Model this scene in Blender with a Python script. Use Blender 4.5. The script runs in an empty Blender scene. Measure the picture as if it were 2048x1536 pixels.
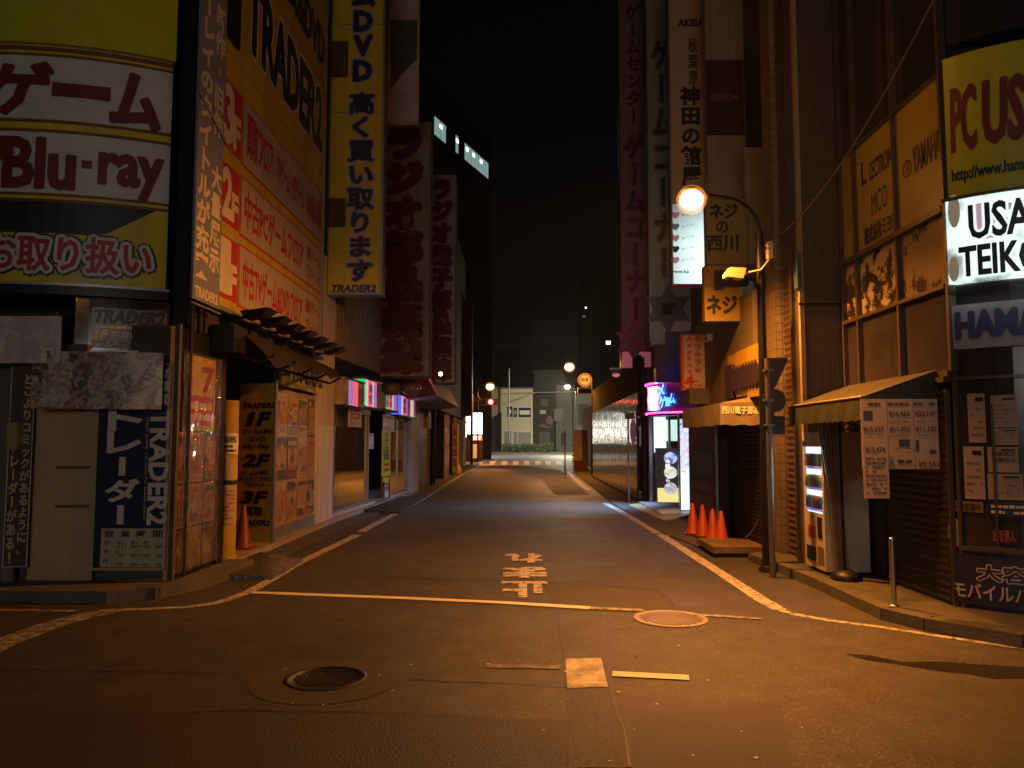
import bpy, bmesh, math, random
from mathutils import Vector, Matrix
R = math.radians
random.seed(7)
sc = bpy.context.scene
COL = sc.collection

# ---------------------------------------------------------------- camera
F, CX, CY, HZ, VX, CAMH = 1538.0, 1024.0, 768.0, 885.0, 1045.0, 1.6
PITCH = math.atan((HZ-CY)/F); YAW = math.atan((VX-CX)*math.cos(PITCH)/F)
cam = bpy.data.objects.new('camera', bpy.data.cameras.new('camera'))
COL.objects.link(cam); sc.camera = cam
cam.data.sensor_width = 36; cam.data.lens = 36*F/2048
cam.data.clip_start = 0.05; cam.data.clip_end = 2000
cam.location = (0, 0, CAMH)
cam.rotation_euler = (math.pi/2+PITCH, 0, YAW)
CR = cam.rotation_euler.to_matrix()
def ray(px, py): return (CR @ Vector(((px-CX)/F, -(py-CY)/F, -1))).normalized()
CO = Vector((0, 0, CAMH))
def onG(px, py, z=0.0):
    d = ray(px, py); t = (z-CAMH)/d.z; return CO+d*t

# ---------------------------------------------------------------- world / night sky
w = bpy.data.worlds.new('World'); sc.world = w; w.use_nodes = True
nt = w.node_tree; nt.nodes.clear()
sky = nt.nodes.new('ShaderNodeTexSky'); sky.sky_type = 'NISHITA'; sky.sun_disc = False
sky.sun_elevation = R(8); sky.sun_rotation = R(200); sky.air_density = 1; sky.dust_density = 2
bg = nt.nodes.new('ShaderNodeBackground'); bg.inputs[1].default_value = 0.0003
ow = nt.nodes.new('ShaderNodeOutputWorld')
nt.links.new(sky.outputs[0], bg.inputs[0]); nt.links.new(bg.outputs[0], ow.inputs[0])
sc.view_settings.view_transform = 'Standard'; sc.view_settings.look = 'None'
sc.view_settings.gamma = 1; sc.view_settings.exposure = 0
sc.cycles.max_bounces = 6; sc.cycles.diffuse_bounces = 3; sc.cycles.glossy_bounces = 3
sc.cycles.transparent_max_bounces = 8; sc.cycles.sample_clamp_indirect = 3.0
sc.cycles.use_denoising = True
SODIUM = (1.0, 0.325, 0.04)

# ---------------------------------------------------------------- materials
MC = {}
def lin(c): return tuple(((x/255)/12.92 if x/255 <= .04045 else ((x/255+.055)/1.055)**2.4) for x in c)
def _base(name):
    m = bpy.data.materials.new(name); m.use_nodes = True
    n = m.node_tree; b = n.nodes['Principled BSDF']; return m, n, b
def mat(name, col, rough=.6, metal=0, dirt=.25, scale=3, bump=0, spec=.5, bscale=40, coat=0, alpha=1, streak=False):
    if name in MC: return MC[name]
    m, n, b = _base(name)
    b.inputs['Roughness'].default_value = rough; b.inputs['Metallic'].default_value = metal
    b.inputs['Specular IOR Level'].default_value = spec; b.inputs['Coat Weight'].default_value = coat
    b.inputs['Alpha'].default_value = alpha
    geo = n.nodes.new('ShaderNodeNewGeometry')
    mp = n.nodes.new('ShaderNodeMapping'); n.links.new(geo.outputs['Position'], mp.inputs[0])
    if streak: mp.inputs['Scale'].default_value = (3, 3, .35)
    no = n.nodes.new('ShaderNodeTexNoise'); no.inputs['Scale'].default_value = scale
    no.inputs['Detail'].default_value = 7; no.inputs['Roughness'].default_value = .65
    n.links.new(mp.outputs[0], no.inputs['Vector'])
    rp = n.nodes.new('ShaderNodeValToRGB'); rp.color_ramp.elements[0].position = .3; rp.color_ramp.elements[1].position = .68
    k = 1-dirt
    rp.color_ramp.elements[0].color = (col[0]*k, col[1]*k*.98, col[2]*k*.95, 1)
    rp.color_ramp.elements[1].color = (*col, 1)
    n.links.new(no.outputs['Fac'], rp.inputs[0]); n.links.new(rp.outputs[0], b.inputs['Base Color'])
    mr = n.nodes.new('ShaderNodeMapRange'); mr.inputs[3].default_value = min(1, rough+.18); mr.inputs[4].default_value = max(.02, rough-.06)
    n.links.new(no.outputs['Fac'], mr.inputs[0]); n.links.new(mr.outputs[0], b.inputs['Roughness'])
    if bump:
        n2 = n.nodes.new('ShaderNodeTexNoise'); n2.inputs['Scale'].default_value = bscale; n2.inputs['Detail'].default_value = 4
        n.links.new(mp.outputs[0], n2.inputs['Vector'])
        bp = n.nodes.new('ShaderNodeBump'); bp.inputs['Strength'].default_value = bump; bp.inputs['Distance'].default_value = .02
        n.links.new(n2.outputs['Fac'], bp.inputs['Height']); n.links.new(bp.outputs[0], b.inputs['Normal'])
    MC[name] = m; return m
def emis(name, col, s, base=(.5, .5, .5)):
    if name in MC: return MC[name]
    m, n, b = _base(name)
    b.inputs['Base Color'].default_value = (*base, 1); b.inputs['Roughness'].default_value = .4
    b.inputs['Emission Color'].default_value = (*col, 1); b.inputs['Emission Strength'].default_value = s
    MC[name] = m; return m
def worn(name, paint, under, thr=.5, sc_=9, rough=.6, soft=.06, rev=None):
    """painted surface chipped away to what lies under it"""
    if name in MC: return MC[name]
    m, n, b = _base(name)
    geo = n.nodes.new('ShaderNodeNewGeometry')
    no = n.nodes.new('ShaderNodeTexNoise'); no.inputs['Scale'].default_value = sc_; no.inputs['Detail'].default_value = 9; no.inputs['Roughness'].default_value = .7
    n.links.new(geo.outputs['Position'], no.inputs['Vector'])
    rp = n.nodes.new('ShaderNodeValToRGB'); rp.color_ramp.elements[0].position = thr-soft; rp.color_ramp.elements[1].position = thr+soft
    rp.color_ramp.elements[0].color = (*under, 1); rp.color_ramp.elements[1].color = (*paint, 1)
    n.links.new(no.outputs['Fac'], rp.inputs[0]); n.links.new(rp.outputs[0], b.inputs['Base Color'])
    b.inputs['Roughness'].default_value = rough
    MC[name] = m; return m
def brick(name, col, mortar, bw, bh, rough=.35, ms=.02, off=0, axis='auto', dirt=.2, rot=(R(90), 0, 0)):
    if name in MC: return MC[name]
    m, n, b = _base(name)
    geo = n.nodes.new('ShaderNodeNewGeometry')
    sep = n.nodes.new('ShaderNodeSeparateXYZ'); n.links.new(geo.outputs['Position'], sep.inputs[0])
    ad = n.nodes.new('ShaderNodeMath'); ad.operation = 'ADD'
    n.links.new(sep.outputs[0], ad.inputs[0]); n.links.new(sep.outputs[1], ad.inputs[1])
    cb = n.nodes.new('ShaderNodeCombineXYZ'); n.links.new(ad.outputs[0], cb.inputs[0]); n.links.new(sep.outputs[2], cb.inputs[1])
    bt = n.nodes.new('ShaderNodeTexBrick'); bt.offset = off; bt.inputs['Scale'].default_value = 1
    bt.inputs['Brick Width'].default_value = bw; bt.inputs['Row Height'].default_value = bh
    bt.inputs['Mortar Size'].default_value = ms*bh; bt.inputs['Color1'].default_value = (*col, 1)
    bt.inputs['Color2'].default_value = (*[c*(1-dirt) for c in col], 1); bt.inputs['Mortar'].default_value = (*mortar, 1)
    n.links.new(cb.outputs[0], bt.inputs['Vector'])
    no = n.nodes.new('ShaderNodeTexNoise'); no.inputs['Scale'].default_value = 1.6; no.inputs['Detail'].default_value = 8
    n.links.new(geo.outputs['Position'], no.inputs['Vector'])
    mr = n.nodes.new('ShaderNodeMapRange'); mr.inputs[3].default_value = .65; mr.inputs[4].default_value = 1.15
    n.links.new(no.outputs['Fac'], mr.inputs[0])
    mx = n.nodes.new('ShaderNodeMixRGB'); mx.blend_type = 'MULTIPLY'; mx.inputs[0].default_value = 1
    n.links.new(bt.outputs[0], mx.inputs[1]); n.links.new(mr.outputs[0], mx.inputs[2]); n.links.new(mx.outputs[0], b.inputs['Base Color'])
    b.inputs['Roughness'].default_value = rough
    bp = n.nodes.new('ShaderNodeBump'); bp.inputs['Strength'].default_value = .5; bp.inputs['Distance'].default_value = .01; bp.invert = True
    n.links.new(bt.outputs['Fac'], bp.inputs['Height']); n.links.new(bp.outputs[0], b.inputs['Normal'])
    MC[name] = m; return m
def collage(name, cols, sc_=6, rough=.35, emit=0, stretch=(1, 1, 1), det=3):
    """printed artwork: irregular patches of ink colours"""
    if name in MC: return MC[name]
    m, n, b = _base(name)
    geo = n.nodes.new('ShaderNodeNewGeometry'); mp = n.nodes.new('ShaderNodeMapping'); mp.inputs['Scale'].default_value = stretch
    n.links.new(geo.outputs['Position'], mp.inputs[0])
    no = n.nodes.new('ShaderNodeTexNoise'); no.inputs['Scale'].default_value = sc_; no.inputs['Detail'].default_value = det
    no.inputs['Distortion'].default_value = 1.5
    n.links.new(mp.outputs[0], no.inputs['Vector'])
    rp = n.nodes.new('ShaderNodeValToRGB'); cr = rp.color_ramp; cr.interpolation = 'CONSTANT' if det < 3 else 'LINEAR'
    while len(cr.elements) < len(cols): cr.elements.new(.5)
    for i, c in enumerate(cols):
        cr.elements[i].position = .3+.42*i/(len(cols)); cr.elements[i].color = (*c, 1)
    n.links.new(no.outputs['Fac'], rp.inputs[0]); n.links.new(rp.outputs[0], b.inputs['Base Color'])
    b.inputs['Roughness'].default_value = rough
    if emit:
        n.links.new(rp.outputs[0], b.inputs['Emission Color']); b.inputs['Emission Strength'].default_value = emit
    MC[name] = m; return m
def film(name='clear_film', rough=.12, alpha=.13, bump=.8, col=(.75, .75, .75), sc_=9, gloss=.10):
    """clear sheet: glossy reflection over what lies behind it, crinkled by a bump"""
    if name in MC: return MC[name]
    m = bpy.data.materials.new(name); m.use_nodes = True; n = m.node_tree; n.nodes.clear()
    out = n.nodes.new('ShaderNodeOutputMaterial'); tr = n.nodes.new('ShaderNodeBsdfTransparent'); gl = n.nodes.new('ShaderNodeBsdfGlossy'); df = n.nodes.new('ShaderNodeBsdfDiffuse')
    gl.inputs['Roughness'].default_value = rough; df.inputs['Color'].default_value = (*col, 1)
    fr = n.nodes.new('ShaderNodeFresnel'); fr.inputs[0].default_value = 1.5
    ad = n.nodes.new('ShaderNodeMath'); ad.operation = 'ADD'; ad.inputs[1].default_value = gloss; ad.use_clamp = True; n.links.new(fr.outputs[0], ad.inputs[0])
    m0 = n.nodes.new('ShaderNodeMixShader'); m0.inputs[0].default_value = alpha; n.links.new(tr.outputs[0], m0.inputs[1]); n.links.new(df.outputs[0], m0.inputs[2])
    m1 = n.nodes.new('ShaderNodeMixShader'); n.links.new(ad.outputs[0], m1.inputs[0]); n.links.new(m0.outputs[0], m1.inputs[1]); n.links.new(gl.outputs[0], m1.inputs[2]); n.links.new(m1.outputs[0], out.inputs[0])
    if bump:
        geo = n.nodes.new('ShaderNodeNewGeometry'); mp = n.nodes.new('ShaderNodeMapping'); mp.inputs['Scale'].default_value = (1, 1, .25); n.links.new(geo.outputs['Position'], mp.inputs[0])
        no = n.nodes.new('ShaderNodeTexNoise'); no.inputs['Scale'].default_value = sc_; no.inputs['Detail'].default_value = 3; no.inputs['Distortion'].default_value = 1; n.links.new(mp.outputs[0], no.inputs['Vector'])
        bp = n.nodes.new('ShaderNodeBump'); bp.inputs['Strength'].default_value = bump; bp.inputs['Distance'].default_value = .05; n.links.new(no.outputs['Fac'], bp.inputs['Height']); n.links.new(bp.outputs[0], gl.inputs['Normal']); n.links.new(bp.outputs[0], fr.inputs['Normal'])
    MC[name] = m; return m

def mosaic(name, cols, sc_=9, rough=.35, seed=0):
    """dense printed artwork: distorted cells of many inks"""
    if name in MC: return MC[name]
    m, n, b = _base(name)
    geo = n.nodes.new('ShaderNodeNewGeometry'); no = n.nodes.new('ShaderNodeTexNoise'); no.inputs['Scale'].default_value = sc_*.7; no.inputs['Detail'].default_value = 3
    n.links.new(geo.outputs['Position'], no.inputs['Vector'])
    mx = n.nodes.new('ShaderNodeMixRGB'); mx.inputs[0].default_value = .22; n.links.new(geo.outputs['Position'], mx.inputs[1]); n.links.new(no.outputs['Color'], mx.inputs[2])
    prev = None
    for k, s_ in enumerate((sc_, sc_*3.1)):
        vo = n.nodes.new('ShaderNodeTexVoronoi'); vo.inputs['Scale'].default_value = s_; n.links.new(mx.outputs[0], vo.inputs['Vector'])
        sp = n.nodes.new('ShaderNodeSeparateColor'); n.links.new(vo.outputs['Color'], sp.inputs[0])
        rp = n.nodes.new('ShaderNodeValToRGB'); cr = rp.color_ramp; cr.interpolation = 'CONSTANT'
        while len(cr.elements) < len(cols): cr.elements.new(.5)
        for i, c in enumerate(cols): cr.elements[i].position = i/len(cols); cr.elements[i].color = (*c, 1)
        n.links.new(sp.outputs[k], rp.inputs[0])
        if prev is None: prev = rp
        else:
            q = n.nodes.new('ShaderNodeMixRGB'); q.inputs[0].default_value = .5; n.links.new(prev.outputs[0], q.inputs[1]); n.links.new(rp.outputs[0], q.inputs[2]); prev = q
    n.links.new(prev.outputs[0], b.inputs['Base Color']); b.inputs['Roughness'].default_value = rough
    MC[name] = m; return m
YEL = mat('yellow_sheet', (.64, .53, .025), .32, dirt=.28, coat=.3, streak=True, scale=1.5)
FAY = mat('facade_yellow', (.46, .37, .02), .4, dirt=.3, coat=.15, streak=True, scale=1.5)
FAW = mat('facade_white', (.40, .37, .34), .45, dirt=.25, streak=True, scale=1.2)
SEAM = mat('panel_seam', (.18, .13, .03), .6)
YELG = mat('yellow_green_sheet', (.55, .52, .02), .35, dirt=.15, coat=.4)
WHT = mat('white_panel', (.62, .60, .58), .4, dirt=.2)
WHT2 = mat('white_paint', (.6, .58, .54), .55, dirt=.3, streak=True)
CREAM = mat('cream_panel', (.55, .50, .38), .5, dirt=.4, streak=True)
RED = mat('red_ink', (.40, .02, .015), .45, dirt=.2)
DRED = mat('dark_red_ink', (.17, .012, .015), .45, dirt=.3)
NAVY = mat('navy_ink', (.012, .018, .055), .35, dirt=.2)
BLUE = mat('blue_ink', (.03, .05, .28), .45, dirt=.2)
BLK = mat('black_ink', (.008, .008, .009), .4, dirt=.2)
BLKM = mat('black_metal', (.015, .014, .014), .35, metal=.3, dirt=.3)
DARK = mat('dark_wall', (.03, .028, .026), .75, dirt=.4, bump=.2)
STEEL = mat('brushed_steel', (.55, .54, .52), .25, metal=1, dirt=.25)
GALV = mat('galvanised_steel', (.38, .38, .37), .42, metal=.8, dirt=.3)
CONC = mat('concrete', (.12, .112, .10), .85, dirt=.4, bump=.5)
CONCD = mat('grimy_concrete', (.10, .095, .085), .85, dirt=.5, bump=.5)
DKGLASS = mat('dark_glass', (.012, .012, .014), .06, dirt=.1, spec=.8)
PINK = mat('pink_panel', (.6, .25, .3), .4, dirt=.25)
ORNG = mat('orange_plastic', (.42, .06, .018), .45, dirt=.3)
WOOD = mat('weathered_wood', (.16, .11, .06), .8, dirt=.5, bump=.4)
PAPER = mat('paper', (.66, .61, .55), .6, dirt=.15)
BEIGE = mat('beige_board', (.50, .35, .20), .55, dirt=.2)
FILM = film(alpha=.05, gloss=.15, rough=.07, bump=1, sc_=14)
TILE = brick('small_wall_tiles', (.20, .17, .13), (.09, .07, .05), .09, .12, ms=.08)
TILED = brick('brown_wall_tiles', (.11, .09, .072), (.06, .048, .038), .05, .075, ms=.09)

# ---------------------------------------------------------------- frames (flat and curved wall coordinates)
class Fr:
    curved = False
    def __init__(s, o, u):
        s.o = Vector(o); s.u = Vector(u).normalized(); s.v = Vector((0, 0, 1)); s.n = s.u.cross(s.v)
    def p(s, u, v, n=0): return s.o+s.u*u+s.v*v+s.n*n
    def hit(s, px, py):
        d = ray(px, py); t = (s.o-CO).dot(s.n)/d.dot(s.n); q = CO+d*t-s.o
        return q.dot(s.u), q.dot(s.v)
    def rect(s, xa, xb, yt, yb, at=None):
        at = xa if at is None else at
        return s.hit(xa, yt)[0], s.hit(xb, yt)[0], s.hit(at, yb)[1], s.hit(at, yt)[1]
class CylFr:
    """u runs along the arc; th0 the outward angle (from +X, ccw) at u = 0, sgn the direction u turns"""
    curved = True
    def __init__(s, c, r, th0, sgn=1): s.c = c; s.r = r; s.th0 = th0; s.sgn = sgn
    def p(s, u, v, n=0):
        a = s.th0+s.sgn*u/s.r; return Vector((s.c[0]+(s.r+n)*math.cos(a), s.c[1]+(s.r+n)*math.sin(a), v))
class RotFr(Fr):
    def __init__(s, o, u, v): s.o = Vector(o); s.u = Vector(u).normalized(); s.v = Vector(v).normalized(); s.n = s.u.cross(s.v)

TC = {}
def glyph(s, off):
    k = (s, off)
    if k in TC: return TC[k]
    c = bpy.data.curves.new('t', 'FONT'); c.body = s; c.offset = off; c.resolution_u = 2
    o = bpy.data.objects.new('t', c); m = bpy.data.meshes.new_from_object(o)
    vs = [v.co.copy() for v in m.vertices]; fs = [tuple(p.vertices) for p in m.polygons]
    bpy.data.objects.remove(o); bpy.data.meshes.remove(m); bpy.data.curves.remove(c)
    TC[k] = (vs, fs); return TC[k]
def cutmesh(vs, fs, step):
    bm = bmesh.new(); bv = [bm.verts.new(v) for v in vs]
    for f in fs:
        try: bm.faces.new([bv[i] for i in f])
        except ValueError: pass
    xs = [v.x for v in vs]; x = min(xs)+step
    while x < max(xs):
        bmesh.ops.bisect_plane(bm, geom=bm.verts[:]+bm.edges[:]+bm.faces[:], plane_co=(x, 0, 0), plane_no=(1, 0, 0)); x += step
    bm.verts.index_update(); r = ([v.co.copy() for v in bm.verts], [tuple(v.index for v in f.verts) for f in bm.faces]); bm.free(); return r

class MB:
    def __init__(s): s.v = []; s.f = []; s.m = []; s.mats = []; s.sm = []
    def mi(s, m):
        if m not in s.mats: s.mats.append(m)
        return s.mats.index(m)
    def add(s, vs, fs, m, smooth=False):
        b = len(s.v); s.v += [Vector(v) for v in vs]; i = s.mi(m)
        for f in fs: s.f.append(tuple(b+k for k in f)); s.m.append(i); s.sm.append(smooth)
        return s
    def slab(s, fr, u0, u1, v0, v1, n0, n1, m, seg=None):
        if u1 < u0: u0, u1 = u1, u0
        if v1 < v0: v0, v1 = v1, v0
        if n1 < n0: n0, n1 = n1, n0
        k = (seg or max(2, int(abs(u1-u0)/min(.12, fr.r*.12)))) if fr.curved else 1
        vs = []
        for i in range(k+1):
            u = u0+(u1-u0)*i/k
            vs += [fr.p(u, v0, n0), fr.p(u, v0, n1), fr.p(u, v1, n1), fr.p(u, v1, n0)]
        fs = [(0, 3, 2, 1), (4*k, 4*k+1, 4*k+2, 4*k+3)]
        for i in range(k):
            a, b = 4*i, 4*i+4
            for q in range(4):
                r = (q+1) % 4; fs.append((a+q, a+r, b+r, b+q))
        return s.add(vs, fs, m)
    def box(s, a, b, m): return s.slab(Fr((0, 0, 0), (1, 0, 0)), a[0], b[0], a[2], b[2], -a[1], -b[1], m)
    def quad(s, fr, u0, u1, v0, v1, n, m):
        k = max(2, int(abs(u1-u0)/min(.12, fr.r*.12))) if fr.curved else 1
        vs = []
        for i in range(k+1):
            u = u0+(u1-u0)*i/k; vs += [fr.p(u, v0, n), fr.p(u, v1, n)]
        return s.add(vs, [(2*i, 2*i+2, 2*i+3, 2*i+1) for i in range(k)], m)
    def poly(s, fr, pts, n, m): return s.add([fr.p(u, v, n) for u, v in pts], [tuple(range(len(pts)))], m)
    def prism(s, fr, pts, n0, n1, m):
        k = len(pts); vs = [fr.p(u, v, n0) for u, v in pts]+[fr.p(u, v, n1) for u, v in pts]
        return s.add(vs, [tuple(range(k))[::-1], tuple(range(k, 2*k))]+[(i, (i+1) % k, k+(i+1) % k, k+i) for i in range(k)], m)
    def ell(s, fr, u, v, a, b, n, m, k=16): return s.poly(fr, [(u+a*math.cos(2*math.pi*i/k), v+b*math.sin(2*math.pi*i/k)) for i in range(k)], n, m)
    def ring(s, fr, u, v, r0, r1, n, m, k=24):
        vs = []
        for i in range(k):
            c, d = math.cos(2*math.pi*i/k), math.sin(2*math.pi*i/k); vs += [fr.p(u+r0*c, v+r0*d, n), fr.p(u+r1*c, v+r1*d, n)]
        return s.add(vs, [(2*i, 2*i+1, (2*i+3) % (2*k), (2*i+2) % (2*k)) for i in range(k)], m)
    def tube(s, pts, r, m, k=10, rs=None, cap=True):
        pts = [Vector(p) for p in pts]; vs = []; n = len(pts)
        up = None
        for i, p in enumerate(pts):
            t = (pts[min(i+1, n-1)]-pts[max(i-1, 0)]).normalized()
            if up is None: up = t.orthogonal().normalized()
            a = (up-t*up.dot(t)).normalized(); up = a; b = t.cross(a); rr = rs[i] if rs else r
            vs += [p+a*rr*math.cos(2*math.pi*j/k)+b*rr*math.sin(2*math.pi*j/k) for j in range(k)]
        fs = [(i*k+j, i*k+(j+1) % k, (i+1)*k+(j+1) % k, (i+1)*k+j) for i in range(n-1) for j in range(k)]
        s.add(vs, fs, m, True)
        if cap: s.add(vs[:k], [tuple(range(k))[::-1]], m); s.add(vs[-k:], [tuple(range(k))], m)
        return s
    def lathe(s, c, prof, m, k=20):
        c = Vector(c); vs = []
        for r, z in prof: vs += [c+Vector((r*math.cos(2*math.pi*j/k), r*math.sin(2*math.pi*j/k), z)) for j in range(k)]
        return s.add(vs, [(i*k+j, i*k+(j+1) % k, (i+1)*k+(j+1) % k, (i+1)*k+j) for i in range(len(prof)-1) for j in range(k)], m, True)
    def ball(s, c, r, m, k=16, sz=1):
        return s.lathe(c, [(r*math.sin(math.pi*i/10)+1e-4, -r*sz*math.cos(math.pi*i/10)) for i in range(11)], m, k)
    def _put(s, fr, g, m, T, n, bold):
        vs, fs = g
        if not fs: return
        q = [T(v.x, v.y) for v in vs]
        if fr.curved:
            q2, fs = cutmesh([Vector((a, b, 0)) for a, b in q], fs, min(.1, fr.r*.12)); q = [(v.x, v.y) for v in q2]
        sh = [(0, 0)]
        if bold: sh += [(bold*math.cos(t*math.pi/4+.1), bold*math.sin(t*math.pi/4+.1)) for t in range(8)]
        for k, (dx, dy) in enumerate(sh): s.add([fr.p(a+dx, b+dy, n+k*.00012) for a, b in q], fs, m)
    def text(s, fr, st, u0, u1, v0, v1, n, m, off=.02, bold=0, outl=0, om=None, slant=0, rot=0, keep=False):
        if u1 < u0: u0, u1 = u1, u0
        ex = max(0, off-.018); vs, fs = glyph(st, min(off, .018))
        if not vs: return s
        if slant or rot:
            c, d = math.cos(rot), math.sin(rot)
            vs = [Vector((v.x+slant*v.y, v.y, 0)) for v in vs]; vs = [Vector((v.x*c-v.y*d, v.x*d+v.y*c, 0)) for v in vs]
        x0, x1 = min(v.x for v in vs), max(v.x for v in vs); y0, y1 = min(v.y for v in vs), max(v.y for v in vs)
        sx, sy = (u1-u0)/max(x1-x0, .01), (v1-v0)/max(y1-y0, .01)
        if keep: sx = sy = min(sx, sy)
        cu, cv = (u0+u1)/2, (v0+v1)/2; bold += ex*min(sx, sy); outl += (ex*min(sx, sy) if outl else 0)
        T = lambda x, y: (cu+(x-(x0+x1)/2)*sx, cv+(y-(y0+y1)/2)*sy)
        if outl: s._put(fr, (vs, fs), om, T, n, outl); n += .0015
        s._put(fr, (vs, fs), m, T, n, bold); return s
    def vtext(s, fr, st, u0, u1, v0, v1, n, m, off=.02, bold=0, outl=0, om=None, sq=1.0):
        """one character under the other, top to bottom"""
        if u1 < u0: u0, u1 = u1, u0
        ch = (v1-v0)/len(st); cu = (u0+u1)/2; wd = (u1-u0)*sq
        for i, c in enumerate(st):
            if c == ' ': continue
            vs, fs = glyph(c, min(off, .018)); cv = v1-ch*(i+.5); bo = bold+max(0, off-.018)*min(wd, ch)
            cjk = ord(c) > 0x2000
            if c in 'ー-': vs = [Vector((-(v.y-.37)+.5, (v.x-.5)+.37, 0)) for v in vs]
            if cjk: T = lambda x, y: (cu+(x-.5)*wd, cv+(y-.37)*ch*.95)
            else:
                xm = (min(v.x for v in vs)+max(v.x for v in vs))/2
                T = lambda x, y: (cu+(x-xm)*wd*1.1, cv+(y-.35)*ch*1.1)
            if outl: s._put(fr, (vs, fs), om, T, n, outl+bo)
            s._put(fr, (vs, fs), m, T, n+(.0015 if outl else 0), bo)
        return s
    def scrawl(s, fr, u0, u1, v0, v1, n, m, rows=3, dens=.75, h=.6, rng=random):
        """lines of print too small to read"""
        rh = (v1-v0)/rows
        for r in range(rows):
            u = u0; c = v1-rh*(r+.5)
            while u < u1-.001:
                L = min(rng.uniform(.3, 1.4)*rh, u1-u)
                if rng.random() < dens: s.quad(fr, u, u+L*.85, c-rh*h/2, c+rh*h/2*rng.uniform(.5, 1), n, m)
                u += L
        return s
LOC = {}
def prop(o, label=None, cat=None, group=None, kind=None):
    if label: o['label'] = label
    if cat: o['category'] = cat
    if group: o['group'] = group
    if kind: o['kind'] = kind
    return o
def thing(name, label, cat, loc, group=None):
    o = bpy.data.objects.new(name, None); COL.objects.link(o); o.location = loc; o.empty_display_size = .2
    LOC[o] = Vector(loc); return prop(o, label, cat, group)
def build(mb, name, parent=None, label=None, cat=None, group=None, kind=None):
    if parent is not None: off = LOC[parent]
    elif kind == 'structure': off = Vector((0, 0, 0))
    else:
        xs = [v.x for v in mb.v]; ys = [v.y for v in mb.v]; off = Vector(((min(xs)+max(xs))/2, (min(ys)+max(ys))/2, min(v.z for v in mb.v)))
    me = bpy.data.meshes.new(name); me.from_pydata([tuple(v-off) for v in mb.v], [], mb.f)
    for m in mb.mats: me.materials.append(m)
    me.polygons.foreach_set('material_index', mb.m); me.polygons.foreach_set('use_smooth', mb.sm)
    me.update()
    o = bpy.data.objects.new(name, me); COL.objects.link(o); LOC[o] = off
    if parent is not None: o.parent = parent
    else: o.location = off
    return prop(o, label, cat, group, kind)
def copy_thing(src, delta, label=None):
    c = src.copy(); COL.objects.link(c); c.location = src.location+Vector(delta)
    if label: c['label'] = label
    for ch in list(src.children):
        d = ch.copy(); COL.objects.link(d); d.parent = c
        for g in list(ch.children):
            e = g.copy(); COL.objects.link(e); e.parent = d
    return c
def lamp(kind, name, loc, power, col, parent, rad=.1, aim=None, size=160, blend=.6, sy=None):
    l = bpy.data.lights.new(name, kind); l.energy = power; l.color = col
    if kind == 'AREA': l.shape = 'RECTANGLE'; l.size = rad; l.size_y = sy or rad
    else: l.shadow_soft_size = rad
    if kind == 'SPOT': l.spot_size = R(size); l.spot_blend = blend
    o = bpy.data.objects.new(name, l); COL.objects.link(o)
    p = Vector(loc)
    if aim is not None: o.rotation_euler = Vector(aim).to_track_quat('-Z', 'Y').to_euler()
    o.parent = parent; o.location = p-LOC[parent]; return o
def _cylhit(s, px, py):
    d = ray(px, py); ox, oy = -s.c[0], -s.c[1]; a = d.x*d.x+d.y*d.y; b = 2*(ox*d.x+oy*d.y); c = ox*ox+oy*oy-s.r*s.r
    D = b*b-4*a*c
    if D < 0: t = -b/(2*a)
    else: t = (-b-math.sqrt(D))/(2*a)
    q = CO+d*t; ang = math.atan2(q.y-s.c[1], q.x-s.c[0]); da = (ang-s.th0+math.pi) % (2*math.pi)-math.pi
    return s.sgn*da*s.r, q.z
CylFr.hit = _cylhit
CylFr.rect = Fr.rect
GF = RotFr((0, 0, 0), (1, 0, 0), (0, 1, 0))        # the ground as a frame: u = X, v = Y, n = up

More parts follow.
